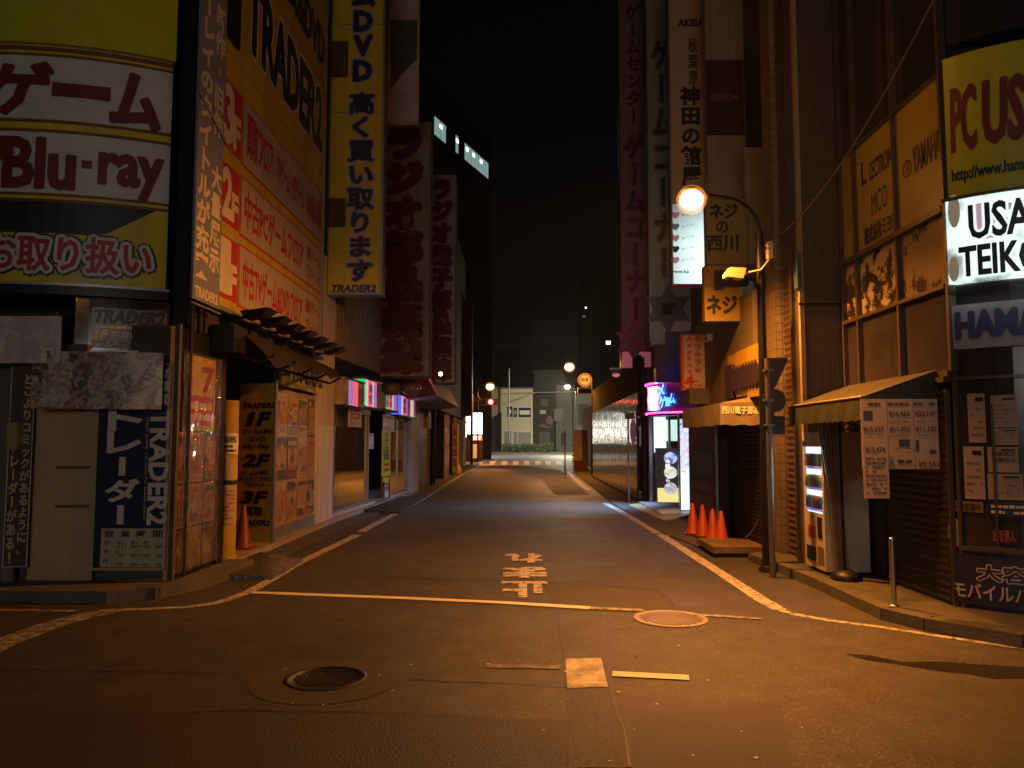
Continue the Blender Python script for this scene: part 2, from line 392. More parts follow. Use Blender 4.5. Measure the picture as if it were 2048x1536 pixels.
# ================================================================ GROUND
def asphalt():
    m, n, b = _base('asphalt')
    geo = n.nodes.new('ShaderNodeNewGeometry')
    def noise(s, d, r=.6):
        q = n.nodes.new('ShaderNodeTexNoise'); q.inputs['Scale'].default_value = s; q.inputs['Detail'].default_value = d
        q.inputs['Roughness'].default_value = r; n.links.new(geo.outputs['Position'], q.inputs['Vector']); return q
    def ramp(src, p0, c0, p1, c1):
        q = n.nodes.new('ShaderNodeValToRGB'); q.color_ramp.elements[0].position = p0; q.color_ramp.elements[1].position = p1
        q.color_ramp.elements[0].color = (*c0, 1); q.color_ramp.elements[1].color = (*c1, 1); n.links.new(src, q.inputs[0]); return q
    def mix(a, c, f, mode='MULTIPLY'):
        q = n.nodes.new('ShaderNodeMixRGB'); q.blend_type = mode; q.inputs[0].default_value = f
        n.links.new(a, q.inputs[1]); n.links.new(c, q.inputs[2]); return q
    big = ramp(noise(.35, 6).outputs['Fac'], .3, (.040, .037, .034), .7, (.085, .078, .070))
    mid = ramp(noise(4, 8, .7).outputs['Fac'], .35, (.6, .6, .6), .65, (1.15, 1.15, 1.15))
    fine = ramp(noise(90, 3, .8).outputs['Fac'], .35, (.5, .5, .5), .6, (1.15, 1.15, 1.15))
    x = mix(mix(big.outputs[0], mid.outputs[0], 1).outputs[0], fine.outputs[0], 1)
    vo = n.nodes.new('ShaderNodeTexVoronoi'); vo.inputs['Scale'].default_value = 95; n.links.new(geo.outputs['Position'], vo.inputs['Vector'])
    wn = n.nodes.new('ShaderNodeSeparateColor'); n.links.new(vo.outputs['Color'], wn.inputs[0])
    st = ramp(wn.outputs[0], .92, (0, 0, 0), .97, (.15, .135, .12))
    msk = ramp(noise(.8, 5).outputs['Fac'], .45, (.15, .15, .15), .62, (1, 1, 1))
    st2 = mix(st.outputs[0], msk.outputs[0], 1)
    x2 = mix(x.outputs[0], st2.outputs[0], 1, 'ADD'); n.links.new(x2.outputs[0], b.inputs['Base Color'])
    rr = n.nodes.new('ShaderNodeMapRange'); rr.inputs[3].default_value = .5; rr.inputs[4].default_value = .75
    n.links.new(noise(1.2, 5).outputs['Fac'], rr.inputs[0]); n.links.new(rr.outputs[0], b.inputs['Roughness'])
    bp = n.nodes.new('ShaderNodeBump'); bp.inputs['Strength'].default_value = .4; bp.inputs['Distance'].default_value = .01
    n.links.new(noise(110, 4, .7).outputs['Fac'], bp.inputs['Height']); n.links.new(bp.outputs[0], b.inputs['Normal'])
    return m
ASPH = asphalt()
PATCH = mat('patched_asphalt', (.062, .057, .052), .7, dirt=.25, scale=30, bump=.4, bscale=90)
PATCHD = mat('dark_asphalt_patch', (.035, .033, .03), .55, dirt=.3, scale=30, bump=.4, bscale=90)
LINE = worn('worn_white_line', (.50, .48, .43), (.07, .065, .06), thr=.455, sc_=14, soft=.05)
FRESH = worn('fresh_white_line', (.72, .68, .60), (.3, .28, .24), thr=.33, sc_=20, soft=.05)
LINE2 = worn('very_worn_white_line', (.42, .40, .36), (.07, .065, .06), thr=.50, sc_=11, soft=.08)
mb = MB(); mb.box((-400, -60, -.3), (400, 600, 0), ASPH); build(mb, 'road', kind='structure')
ASPH2 = mat('coarse_old_asphalt', (.055, .047, .04), .55, dirt=.65, scale=90, bump=.5, bscale=90)
def ribbon(pts, wid, z, m, name, wid2=None):
    P = [onG(*p) for p in pts]; mb = MB(); vs = []
    # resample
    Q = []
    for a, b in zip(P[:-1], P[1:]):
        k = max(1, int((b-a).length/.35))
        Q += [a.lerp(b, i/k) for i in range(k)]
    Q.append(P[-1]); N = len(Q)
    for i, p in enumerate(Q):
        t = (Q[min(i+1, N-1)]-Q[max(i-1, 0)]).normalized(); s = Vector((t.y, -t.x, 0)); wd = wid if wid2 is None else wid+(wid2-wid)*i/(N-1)
        j = random.uniform(.93, 1.05)
        vs += [p+s*wd/2*j+Vector((0, 0, z)), p-s*wd/2*j+Vector((0, 0, z))]
    mb.add(vs, [(2*i, 2*i+1, 2*i+3, 2*i+2) for i in range(N-1)], m)
    return build(mb, name, kind='structure')
ribbon([(942, 937), (859, 991), (722, 1064)], .17, .004, LINE, 'road_edge_line')
ribbon([(715, 1070), (600, 1125), (545, 1158), (500, 1183), (462, 1198), (425, 1208), (380, 1214), (325, 1217), (262, 1219), (205, 1222)], .17, .004, LINE, 'road_edge_line', .10)
ribbon([(230, 1222), (175, 1232), (100, 1252), (0, 1290), (-120, 1345)], .24, .008, LINE2, 'road_crossing_line', .3)
ribbon([(155, 1223), (0, 1221), (-200, 1219)], .09, .006, LINE2, 'road_edge_line')
ribbon([(1135, 943), (1150, 958), (1178, 981)], .13, .004, LINE2, 'road_edge_line')
ribbon([(1209, 1006), (1240, 1022), (1317, 1067)], .17, .004, LINE, 'road_edge_line')
ribbon([(1322, 1070), (1424, 1135), (1524, 1200), (1560, 1220)], .15, .004, LINE, 'road_edge_line')
ribbon([(1562, 1221), (1590, 1229), (1649, 1240), (1749, 1253), (1900, 1276), (2048, 1298), (2300, 1335)], .085, .004, LINE, 'road_edge_line')
ribbon([(505, 1186), (800, 1197), (1000, 1206), (1180, 1217)], .12, .008, FRESH, 'road_stop_line')
ribbon([(1180, 1217), (1290, 1222)], .10, .008, LINE2, 'road_stop_line')
ribbon([(1368, 1229), (1450, 1234), (1525, 1239)], .10, .008, LINE2, 'road_stop_line', .06)
ribbon([(1225, 1349), (1300, 1353), (1378, 1357)], .12, .008, FRESH, 'road_marking_dash')
ribbon([(1318, 1070), (1345, 1073), (1370, 1075)], .10, .010, LINE, 'road_marking_dash')
ribbon([(946, 984), (982, 984)], .16, .006, LINE, 'road_marking_dash')
ribbon([(1030, 988), (1075, 989), (1115, 992)], .16, .006, LINE2, 'road_marking_dash')
ribbon([(1215, 998), (1248, 1000)], .2, .006, LINE2, 'road_marking_dash')
ribbon([(970, 1333), (1060, 1334), (1120, 1336)], .09, .006, worn('ghost_line', (.2, .19, .17), (.07, .065, .06), thr=.52, sc_=8), 'road_marking_ghost')
def gpoly(pts, z, m, name):
    mb = MB(); mb.add([onG(*p)+Vector((0, 0, z)) for p in pts], [tuple(range(len(pts)))], m); return build(mb, name, kind='structure')
gpoly([(1131, 1319), (1202, 1317), (1216, 1375), (1135, 1378)], .006, worn('worn_block', (.55, .52, .46), (.13, .12, .1), thr=.47, sc_=5, soft=.12), 'road_marking_block')
gpoly([(1113, 1218), (1368, 1229), (1300, 1152), (1085, 1165)], .003, PATCH, 'road_patch')
gpoly([(1085, 1165), (1290, 1151), (1395, 1157), (1300, 1190), (1100, 1172)], .0022, PATCH, 'road_patch')
gpoly([(1140, 1376), (1218, 1376), (1262, 1536), (1146, 1536)], .003, PATCHD, 'road_patch')
gpoly([(965, 925), (1085, 960), (1110, 990), (1180, 990), (1120, 940)], .003, PATCH, 'road_patch')
gpoly([(-300, 1420), (380, 1425), (700, 1425), (1000, 1436), (1140, 1440), (1144, 1700), (-300, 1700)], .0015, ASPH2, 'road_coarse_patch')
gpoly([(1262, 1440), (1560, 1400), (1620, 1700), (1262, 1700)], .0015, ASPH2, 'road_coarse_patch')
# patch joints and cracks, tar filled
TAR = mat('tar_seal', (.012, .011, .010), .45, dirt=.2)
mb = MB()
def crack(pts, wd):
    P = [onG(*p) for p in pts]
    Q = []
    for a, b in zip(P[:-1], P[1:]):
        k = max(1, int((b-a).length/.18)); Q += [a.lerp(b, i/k) for i in range(k)]
    Q.append(P[-1]); vs = []
    for i, p in enumerate(Q):
        t = (Q[min(i+1, len(Q)-1)]-Q[max(i-1, 0)]).normalized(); s = Vector((t.y, -t.x, 0)); q = p+s*random.uniform(-.008, .008)+Vector((0, 0, .0052)); wv = wd*random.uniform(.4, 1.2)
        vs += [q+s*wv/2, q-s*wv/2]
    mb.add(vs, [(2*i, 2*i+1, 2*i+3, 2*i+2) for i in range(len(Q)-1)], TAR)
crack([(700, 1150), (850, 1158), (1025, 1163), (1180, 1168), (1313, 1181)], .022)
crack([(1285, 1151), (1313, 1181), (1369, 1230)], .016)
crack([(1113, 1218), (1124, 1280), (1132, 1330), (1136, 1400), (1140, 1440)], .018)
crack([(1218, 1376), (1225, 1400), (1250, 1460), (1262, 1536)], .02)
crack([(820, 1360), (950, 1366), (1060, 1370), (1136, 1376)], .02)
crack([(0, 1340), (200, 1343), (430, 1348)], .012)
crack([(380, 1425), (500, 1421), (700, 1425), (1000, 1436)], .014)
crack([(1202, 1318), (1218, 1376)], .014)
crack([(1285, 1151), (1400, 1155), (1530, 1165)], .012)
build(mb, 'road_crack', kind='structure')
# wet patch and litter flecks
WET = mat('damp_asphalt', (.028, .025, .022), .22, dirt=.2, bump=.2)
gpoly([(1690, 1308), (1745, 1312), (1800, 1324), (1880, 1324), (1960, 1329), (2048, 1335), (2120, 1340), (2120, 1360), (2048, 1356), (1990, 1358), (1930, 1348), (1860, 1340), (1800, 1330), (1730, 1320)], .003, WET, 'road_damp_patch')
mb = MB(); rg = random.Random(3)
for i in range(70):
    p = onG(rg.uniform(300, 1750), rg.uniform(1270, 1530)); a = rg.uniform(0, 3); q = rg.uniform(.006, .018)
    mb.add([p+Vector((q*math.cos(a+k*1.6)*rg.uniform(.5, 1.2), q*math.sin(a+k*1.6), .007)) for k in range(4)], [(0, 1, 2, 3)], PAPER if rg.random() < .3 else CONC)
build(mb, 'litter_fleck', label='pale chips and flecks of litter scattered over the asphalt', cat='litter', kind='stuff')
# road lettering: read by drivers coming towards us, so turned round
mb = MB()
RG = RotFr((0, 0, 0), (-1, 0, 0), (0, -1, 0))
for ch, (xa, xb, ya, yb) in (('止', (1002, 1097, 1195, 1164)), ('ま', (1005, 1092, 1156, 1135)), ('れ', (1010, 1085, 1126, 1108))):
    a = onG(xa, ya); b = onG(xb, ya); c = onG((xa+xb)/2, yb)
    mb.text(RG, ch, -b.x, -a.x, -c.y, -a.y, .006, LINE, off=.05)
build(mb, 'road_lettering', kind='structure')
# crosswalk and far carriageway
mb = MB()
for xx in (961, 987, 1010, 1032, 1054, 1076, 1096, 1117):
    p = [onG(xx-6+(xx-1045)*.05, 930), onG(xx+5+(xx-1045)*.05, 930), onG(xx+5, 922), onG(xx-6, 922)]
    mb.add([q+Vector((0, 0, .006)) for q in p], [(0, 1, 2, 3)], LINE)
build(mb, 'road_crosswalk', kind='structure')
mb = MB(); a, b = onG(900, 908), onG(1240, 908); mb.box((a.x-60, 107, 0), (b.x+60, 119, .14), mat('pale_pavement', (.12, .11, .10), .8, dirt=.2)); build(mb, 'far_pavement', kind='structure')
# pavements and kerbs
mb = MB()
mb.box((-14, 7.75, 0), (-4.15, 8.35, .12), CONC); mb.box((-4.15, 7.95, 0), (-3.75, 8.4, .12), CONC)
mb.prism(GF, [(-4.15, 7.75), (-3.72, 8.0), (-3.5, 8.5), (-3.42, 9.2), (-3.42, 9.9), (-3.75, 9.9), (-3.75, 8.0), (-4.15, 7.95)], 0, .118, CONC)
build(mb, 'left_corner_pavement', kind='structure')
mb = MB(); mb.prism(GF, [(-3.35, 9.9), (-3.35, 14.8), (-3.0, 25), (-3.2, 60), (-4.2, 60), (-4.2, 9.9)], 0, .025, CONCD); mb.prism(GF, [(-3.7, 9.9), (-3.7, 15.4), (-3.3, 24.6), (-3.8, 24.6), (-4.9, 15), (-4.9, 9.9)], .025, .10, mat('step_stone', (.36, .31, .25), .6, dirt=.3)); build(mb, 'left_pavement', kind='structure')
K = [onG(*p) for p in ((1549, 1141), (1634, 1178), (1700, 1210), (1764, 1240), (1850, 1262), (2048, 1298), (2300, 1340))]
mb = MB(); pts = [(k.x, k.y) for k in K]+[(14, 5.1), (14, 9), (4.6, 9.6), (3.5, 11.0), (3.05, 10.6)]
mb.prism(GF, pts, 0, .10, CONCD); build(mb, 'right_corner_pavement', kind='structure')
mb = MB(); Kt = [k+Vector((0, 0, .104)) for k in K]
for a, b in zip(K[:-1], K[1:]):
    L = (b-a).length; k = max(1, int(L/.6)); t = (b-a).normalized(); s = Vector((-t.y, t.x, 0))
    for i in range(k):
        p, q = a+t*(L*i/k+.006), a+t*(L*(i+1)/k-.006)
        vs = [p-s*.01, q-s*.01, q+s*.14, p+s*.14]; vs = [v+Vector((0, 0, -.01)) for v in vs]+[v+Vector((0, 0, .108)) for v in vs]
        mb.add(vs, [(0, 3, 2, 1), (4, 5, 6, 7), (0, 1, 5, 4), (1, 2, 6, 5), (2, 3, 7, 6), (3, 0, 4, 7)], CONC)
build(mb, 'right_kerb', kind='structure')
mb = MB(); mb.prism(GF, [(2.45, 14), (2.35, 20), (2.7, 42), (4.2, 42), (3.3, 20), (3.4, 14), (3.4, 11.2), (2.75, 11.2)], 0, .02, CONCD); build(mb, 'right_pavement', kind='structure')
mb = MB(); a = [onG(1258, 1012), onG(1330, 1016), onG(1372, 1034), onG(1345, 1042)]
# manhole covers
def manhole(px, py, r, m, rim, label, tread=True):
    c = onG(px, py); mb = MB(); mb.lathe(c, [(r+.035, .004), (r+.035, .009), (r, .009), (r, .004), (.001, .006)], rim, 40)
    m2 = MB(); s = r/9
    for i in range(-9, 10):
        for j in range(-9, 10):
            x, y = i*s+(s/2 if j % 2 else 0), j*s
            if x*x+y*y < (r-.03)**2: m2.slab(GF, c.x+x-s*.3, c.x+x+s*.3, c.y+y-s*.22, c.y+y+s*.22, .006, .011, m)
    t = thing('manhole_cover', label, 'manhole cover', c); build(mb, 'rim', t); build(m2, 'cover_plate', t)
IRON = mat('worn_iron', (.42, .38, .36), .35, metal=.5, dirt=.3); IROND = mat('rusty_iron', (.06, .042, .03), .5, metal=.4, dirt=.5)
manhole(1341, 1238, .30, IRON, mat('pale_rim', (.42, .38, .35), .5), 'bright worn manhole cover beside the stop line')
c0 = onG(652, 1360); mb = MB(); mb.lathe(c0, [(.50, .003), (.001, .0035)], PATCH, 48); build(mb, 'round_road_patch', kind='structure')
manhole(652, 1357, .24, IROND, IROND, 'dark rusty manhole cover in a round asphalt patch')
# plates at the kerb
CHECK = mat('checker_plate', (.30, .27, .24), .22, metal=.8, dirt=.4, bump=.6, bscale=22)
def plate(pts, z0, z1, m, name, label, cat):
    P = [onG(*p) for p in pts]; mb = MB(); vs = [Vector((p.x, p.y, max(.004, z0-.03))) for p in P]+[Vector((p.x, p.y, z)) for p, z in zip(P, z1)]
    k = len(P); mb.add(vs, [tuple(range(k))[::-1], tuple(range(k, 2*k))]+[(i, (i+1) % k, k+(i+1) % k, k+i) for i in range(k)], m); return build(mb, name, label=label, cat=cat)
plate([(420, 1160), (545, 1160), (606, 1124), (520, 1118)], .03, [.09, .035, .035, .10], CHECK, 'ramp_plate', 'shiny steel ramp plate at the left kerb near the corner', 'ramp')
plate([(720, 1026), (800, 1028), (856, 992), (795, 1000)], .03, [.09, .035, .035, .09], mat('black_rubber', (.03, .03, .032), .6, dirt=.3, bump=.5), 'kerb_ramp', 'dark rubber kerb ramp in front of the lit shop windows', 'ramp')
YM = mat('yellow_mat', (.50, .45, .22), .5, dirt=.35, bump=.3)
plate([(1256, 1012), (1305, 1034), (1340, 1030), (1300, 1008)], .03, [.03, .035, .07, .06], YM, 'ramp_plate', 'pale yellow ramp plate before the arcade door, nearest the white line', 'ramp')
plate([(1306, 1035), (1333, 1044), (1380, 1036), (1344, 1029)], .03, [.03, .035, .07, .07], YM, 'ramp_plate', 'pale yellow ramp plate before the arcade door, beside the orange cones', 'ramp')
build(MB().box((2.72, 10.95, 0), (3.4, 12.2, .06), BLKM).box((2.66, 10.9, .06), (3.4, 11.9, .15), WOOD), 'wooden_platform', label='low weathered wooden platform beside the orange cones', cat='platform')

# ================================================================ STREET LAMPS
GLOBE = emis('sodium_glow', (1, .62, .26), 10)
GLOBEF = emis('sodium_glow_far', (1, .58, .2), 8)
GLOBEW = emis('mercury_glow', (.85, 1, .9), 14)
HOOD = mat('lamp_hood', (.08, .07, .05), .5, metal=.4)
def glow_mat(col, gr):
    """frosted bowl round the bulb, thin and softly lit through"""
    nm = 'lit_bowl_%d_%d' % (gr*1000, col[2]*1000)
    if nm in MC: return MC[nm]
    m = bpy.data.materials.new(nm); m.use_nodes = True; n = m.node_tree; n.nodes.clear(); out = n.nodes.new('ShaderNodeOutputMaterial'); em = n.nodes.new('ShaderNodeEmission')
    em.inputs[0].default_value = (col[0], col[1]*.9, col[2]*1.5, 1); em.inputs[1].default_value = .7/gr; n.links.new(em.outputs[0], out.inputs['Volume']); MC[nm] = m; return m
def street_lamp(base, H, head, label, power, globe=GLOBE, col=SODIUM, pr=.06, polemat=BLKM, gr=.15, cone=172, spill=.03, tilt=0, blend=.55):
    b = Vector(base); t = thing('street_lamp', label, 'street lamp', b, 'sodium street lamps')
    mb = MB(); mb.tube([b, b+Vector((0, 0, .9)), b+Vector((0, 0, H-.6))], pr, polemat, 12, rs=[pr*1.15, pr, pr*.75]); mb.lathe(b, [(pr*1.9, 0), (pr*1.9, .03), (pr*1.3, .08)], polemat, 14)
    build(mb, 'pole', t)
    h = Vector(head); mb = MB(); P = []
    top = b+Vector((0, 0, H-.6)); d = h-Vector((b.x, b.y, h.z)); L = d.length; d.normalize()
    for i in range(9):
        a = i/8*math.pi/2; P.append(top+Vector((0, 0, math.sin(a)*(h.z+.06-top.z)))+d*(1-math.cos(a))*min(L*.5, .5))
    P.append(h-d*gr*1.3+Vector((0, 0, .08)))
    mb.tube(P, .024, polemat, 8); build(mb, 'arm', t)
    mb = MB(); mb.lathe(h+Vector((0, 0, .03)), [(.001, gr*.95), (gr*.45, gr*.88), (gr*.82, gr*.6), (gr*.86, gr*.52)], HOOD, 20); mb.tube([h-d*gr*1.5+Vector((0, 0, .07)), h-d*gr*.4+Vector((0, 0, .1))], .045, HOOD, 10)
    hd = build(mb, 'lamp_head', t)
    mb = MB(); mb.ball(h, gr, globe, 20, .8); gl = build(mb, 'globe', t)
    mb = MB(); mb.ball(h, gr*1.3, glow_mat(col, gr), 24, .95); build(mb, 'diffuser', t)  # added glow volume: makes the globe look wider, with an orange rim
    lamp('SPOT', 'lamp_light', h-Vector((0, 0, gr+.02)), power, col, t, rad=.12, aim=(tilt, 0, -1), size=cone, blend=blend)
    lamp('POINT', 'lamp_spill', h+d*(gr*1.25), power*spill, col, t, rad=.1)
    return t
pb = onG(1536, 1143)
street_lamp(pb, 4.9, (2.14, 9.55, 4.66), 'dark street lamp on the right kerb with a bright orange glow', 1650, spill=.045, tilt=-.32)
street_lamp(onG(1186, 952), 5.6, (2.25, 36.7, 5.2), 'street lamp down the street beside the black hoarding', 1800, GLOBEF, gr=.21, pr=.09, spill=.12)
street_lamp((-3.6, 62, 0), 6.6, (-2.62, 62, 6.1), 'farthest orange street lamp at the left end of the street', 3200, GLOBEF, gr=.30)
street_lamp((7.2, 104, 0), 9.6, (6.1, 104, 9.1), 'white street lamp far beyond the crossing', 7000, GLOBEW, (1, .92, .66), gr=.34, spill=1.1)
# the lamps of the cross street, just beside and behind the camera
street_lamp((6.2, 3.4, .1), 6.3, (2.0, 6.6, 5.9), 'orange street lamp of the cross street, right of the view', 1900, cone=64, blend=1)
street_lamp((-5.5, -4.2, 0), 5.6, (-4.6, -4.2, 5.4), 'orange street lamp of the cross street, behind the view', 110)
t = thing('opposite_light_box', 'large white light box sign on the building across the cross street', 'sign', (-1, -13, 5)); mb = MB(); mb.box((-4, -13.3, 2.8), (2, -13.04, 5), emis('opposite_glow', (.9, 1, .9), .5)); build(mb, 'light_box', t)  # added unseen light box, stands in for neutral light on the left signs
lamp('AREA', 'sign_light', (-1, -12.9, 3.9), 250, (1, .95, .88), t, rad=5.5, sy=2.0, aim=(0, 1, 0))  # neutral fill thrown by the added box

# ================================================================ LEFT: corner shop building
FL = Fr((-3.85, 0, 0), (0, 1, 0))
FF = Fr((0, 8.35, 0), (1, 0, 0))
t = thing('corner_shop_building', 'corner building with yellow game shop signs left of the street', 'building', (-7, 10, 0))
mb = MB()
mb.box((-14, 8.9, 2.85), (-3.9, 15.2, 16), DARK)               # upper storeys
mb.box((-14, 8.42, 0), (-4.95, 9.0, 2.9), CONCD)                # ground floor front
mb.box((-14, 9.0, 0), (-4.95, 15.2, 2.9), DARK)
mb.box((-4.95, 8.42, 0), (-3.9, 9.55, 2.9), CONCD)
build(mb, 'wall', t)
mb = MB(); mb.box((-4.95, 12.75, .1), (-3.88, 14.25, 2.9), CONCD); mb.box((-4.0, 11.95, .1), (-3.88, 12.75, 2.9), CONCD); build(mb, 'shopfront_wall', t)
mb = MB(); u0, u1, v0, v1 = FL.rect(632, 664, 590, 1046); mb.box((-4.4, 14.22, 0), (-3.80, 15.45, 5.2), WHT2); build(mb, 'pilaster', t)
mb = MB(); mb.box((-4.0, 8.68, 2.95), (-3.84, 8.9, 16), BLKM)
PIPE = mat('matt_dark_pipe', (.02, .018, .016), .8)
for x_, y_ in ((-3.82, 8.98), (-3.82, 9.12)): mb.tube([(x_, y_, 2.9), (x_, y_, 14)], .035, PIPE, 8)
mb.tube([(-3.80, 8.70, .1), (-3.80, 8.70, 14)], .024, PIPE, 8)
build(mb, 'drainpipe', t)
# shutter at far left, ground floor
SHUT = mat('grey_shutter', (.20, .19, .17), .5, metal=.3, dirt=.3)
SHUTD = mat('dark_shutter', (.045, .042, .05), .45, metal=.3, dirt=.3)
def shutter(fr, u0, u1, v0, v1, n, m, pitch=.075):
    mb = MB(); k = int((v1-v0)/pitch); mb.quad(fr, u0, u1, v0, v1, n, m)
    for i in range(k):
        a = v0+(v1-v0)*i/k; b = v0+(v1-v0)*(i+1)/k; c = (a+b)/2
        mb.add([fr.p(u0, a, n), fr.p(u1, a, n), fr.p(u1, c, n+.018), fr.p(u0, c, n+.018), fr.p(u0, b-.006, n+.004), fr.p(u1, b-.006, n+.004)], [(0, 1, 2, 3), (3, 2, 5, 4)], m)
    return mb
u0, u1, v0, v1 = FF.rect(-200, 34, 720, 1172)
build(shutter(FF, -9, FF.hit(34, 900)[0], .12, 2.5, .0, SHUT), 'shutter', t)
mb = MB(); a = FF.hit(24, 900)[0]; mb.slab(FF, a, a+.12, .12, 2.45, .02, .07, GALV); mb.slab(FF, -9, -4.7, 2.42, 2.66, .0, .16, CONCD); build(mb, 'shutter_rail', t)
mb = MB(); u0, u1, v0, v1 = FF.rect(73, 199, 815, 1163); mb.slab(FF, u0, u1, .125, 2.4, .0, .03, BEIGE); mb.slab(FF, u0+.55-.1, u1-.02, .125, 2.4, .03, .034, mat('beige_board_plain', (.42, .32, .22), .5, dirt=.15))
mb.slab(FF, u0+.28, u1-.05, 1.32, 1.345, .034, .05, mat('brown_bar', (.14, .09, .05), .7)); mb.slab(FF, u0+.28, u1-.05, .90, .925, .034, .05, MC['brown_bar'])
build(mb, 'entrance_board', t)
mb = MB(); u1b = FF.hit(350, 900)[0]; mb.slab(FF, u1b-.02, u1b+.03, .12, 2.9, -.02, .04, CONCD); build(mb, 'corner_trim', t)

# curved corner signs
CY1 = CylFr((-5.85, 11.85), 3.8, R(-90))
def cz(y, x=166): return CY1.hit(x, y)[1]
ur = CY1.hit(341, 300)[0]; ul = -3.0
t = thing('corner_sign', 'curved yellow and white corner sign reading ゲーム and Blu-ray', 'sign', CY1.p(0, cz(571), 0))
mb = MB(); mb.slab(CY1, ul, ur, cz(571), cz(98), -.06, 0, YEL)
mb.slab(CY1, ul, CY1.hit(352, 100)[0], cz(98), 13, -.06, .07, YELG)
BRN = mat('brown_stripe', (.16, .06, .02), .45)
for a, b in ((109, 100), (119, 114), (251, 245), (270, 264), (396, 391), (408, 402)): mb.slab(CY1, ul, ur, cz(a), cz(b), -.01, .004, BRN)
mb.slab(CY1, ul, ur, cz(244), cz(120), -.01, .006, WHT); mb.slab(CY1, ul, ur, cz(390), cz(271), -.01, .006, WHT)
h = CY1.hit; zt0, zt1, uk = cz(408), cz(470), h(205, 466)[0]; ue2 = h(312, 427)[0]
for i in range(30):
    ua, ub = -3+(ue2+3)*i/30, -3+(ue2+3)*(i+1)/30; g_ = lambda u: zt1 if u < uk else zt1+(zt0-zt1)*(u-uk)/(ue2-uk); e_ = lambda u: zt0
    mb.add([CY1.p(ua, g_(ua), .006), CY1.p(ub, g_(ub), .006), CY1.p(ub, e_(ub), .006), CY1.p(ua, e_(ua), .006)], [(0, 1, 2, 3)], BLK)
mb.slab(CY1, ul, ur+.02, cz(592), cz(571), -.1, .05, BLKM); mb.slab(CY1, ul, ur+.03, cz(575), cz(570), .0, .07, GALV)
build(mb, 'panel', t)
def cyt(mb, fr, st, xa, xb, ya, yb, n, m, **k):
    xm = min(max((xa+xb)/2, 5), 2040); ua, ub = fr.hit(xa, (ya+yb)/2)[0], fr.hit(xb, (ya+yb)/2)[0]
    mb.text(fr, st, ua, ub, fr.hit(xm, yb)[1], fr.hit(xm, ya)[1], n, m, **k)
mb = MB(); 
cyt(mb, CY1, 'ゲ', -28, 105, 124, 229, .012, DRED, off=.05); cyt(mb, CY1, 'ー', 106, 220, 170, 197, .012, DRED, off=.03); cyt(mb, CY1, 'ム', 223, 320, 150, 257, .012, DRED, off=.06)
cyt(mb, CY1, '/', -30, 14, 275, 372, .012, DRED, off=.04); cyt(mb, CY1, 'Blu', 8, 150, 277, 377, .012, DRED, off=.045)
mb.slab(CY1, h(165, 300)[0], h(186, 300)[0], h(175, 338)[1], h(175, 322)[1], .006, .012, DRED)
cyt(mb, CY1, 'ray', 198, 326, 312, 402, .012, DRED, off=.045)
ua, ub = h(-25, 500)[0], h(304, 500)[0]; va, vb = h(160, 546)[1], h(160, 474)[1]
mb.text(CY1, 'お取り扱い', ua, ub, va, vb, .007, DRED, off=.045, outl=.055, om=BLK)
mb.text(CY1, 'お取り扱い', ua, ub, va, vb, .012, RED, off=.03, outl=.035, om=WHT)
build(mb, 'lettering', t)
# glazed curved band below
CY2 = CylFr((-5.85, 11.85), 3.74, R(-90))
t = thing('glazed_corner_band', 'curved dark glazed band with a game shop poster under the corner sign', 'window', CY2.p(0, 2.6, 0))
mb = MB(); g0 = CY2.hit(150, 650)[0]; g1 = CY2.hit(338, 650)[0]; mb.slab(CY2, g0, g1, cz(705), cz(592), -.04, 0, mat('smoky_glass', (.05, .04, .035), .08, dirt=.3, coat=1)); mb.slab(CY2, g0, g1, cz(706), cz(697), 0, .04, GALV)
build(mb, 'pane', t)
mb = MB(); q0, q1 = CY2.hit(183, 650)[0], CY2.hit(333, 650)[0]
mb.slab(CY2, q0, q1, cz(694), cz(612), 0, .006, mat('poster_ground', (.15, .11, .08), .25, dirt=.3)); mb.text(CY2, 'TRADER2', q0+.03, q1-.02, cz(642), cz(616), .008, NAVY, off=.05, slant=.25)
mb.scrawl(CY2, q0+.05, q1-.02, cz(655), cz(646), .008, PAPER, 1, 1); mb.text(CY2, '3F', q0, q0+.17, cz(675), cz(657), .008, PAPER, off=.04, slant=.2); mb.scrawl(CY2, q0+.2, q1-.02, cz(673), cz(657), .008, PAPER, 1, 1, .9); mb.scrawl(CY2, q0+.02, q1-.02, cz(692), cz(678), .008, mat('rust_ink', (.3, .08, .04), .4), 2, .8)
build(mb, 'poster', t)
build(MB().box((-14, 8.1, 2.62), (-5.0, 8.5, 3.0), DARK).box((-14, 8.02, 2.6), (-4.95, 8.1, 2.68), GALV), 'shutter_housing', label='long dark shutter housing above the far left shutter', cat='shutter box')
# banners on the corner
CY3 = CylFr((-5.6, 14.2), 6.22, R(-90))
def cloth_banner(fr, xa, xb, ya, yb, m, name, label, cat, wob=.03, film_over=False, seed=0):
    rg = random.Random(seed); u0, v1 = fr.hit(xa, ya); u1, _ = fr.hit(xb, ya); v0 = fr.hit((xa+xb)/2, yb)[1]; v1 = fr.hit((xa+xb)/2, ya)[1]
    mb = MB(); K, L = 24, 8; vs = []
    for i in range(K+1):
        for j in range(L+1):
            u = u0+(u1-u0)*i/K; v = v0+(v1-v0)*j/L; s = (1-j/L)
            vs.append(fr.p(u, v+.003*math.sin(i*.9+seed)*s, wob*(math.sin(i*.7+seed)+.6*math.sin(i*1.7+j*.5))*(.3+s)))
    fs = [(i*(L+1)+j, (i+1)*(L+1)+j, (i+1)*(L+1)+j+1, i*(L+1)+j+1) for i in range(K) for j in range(L)]
    mb.add(vs, fs, m, True); return build(mb, name, label=label, cat=cat)
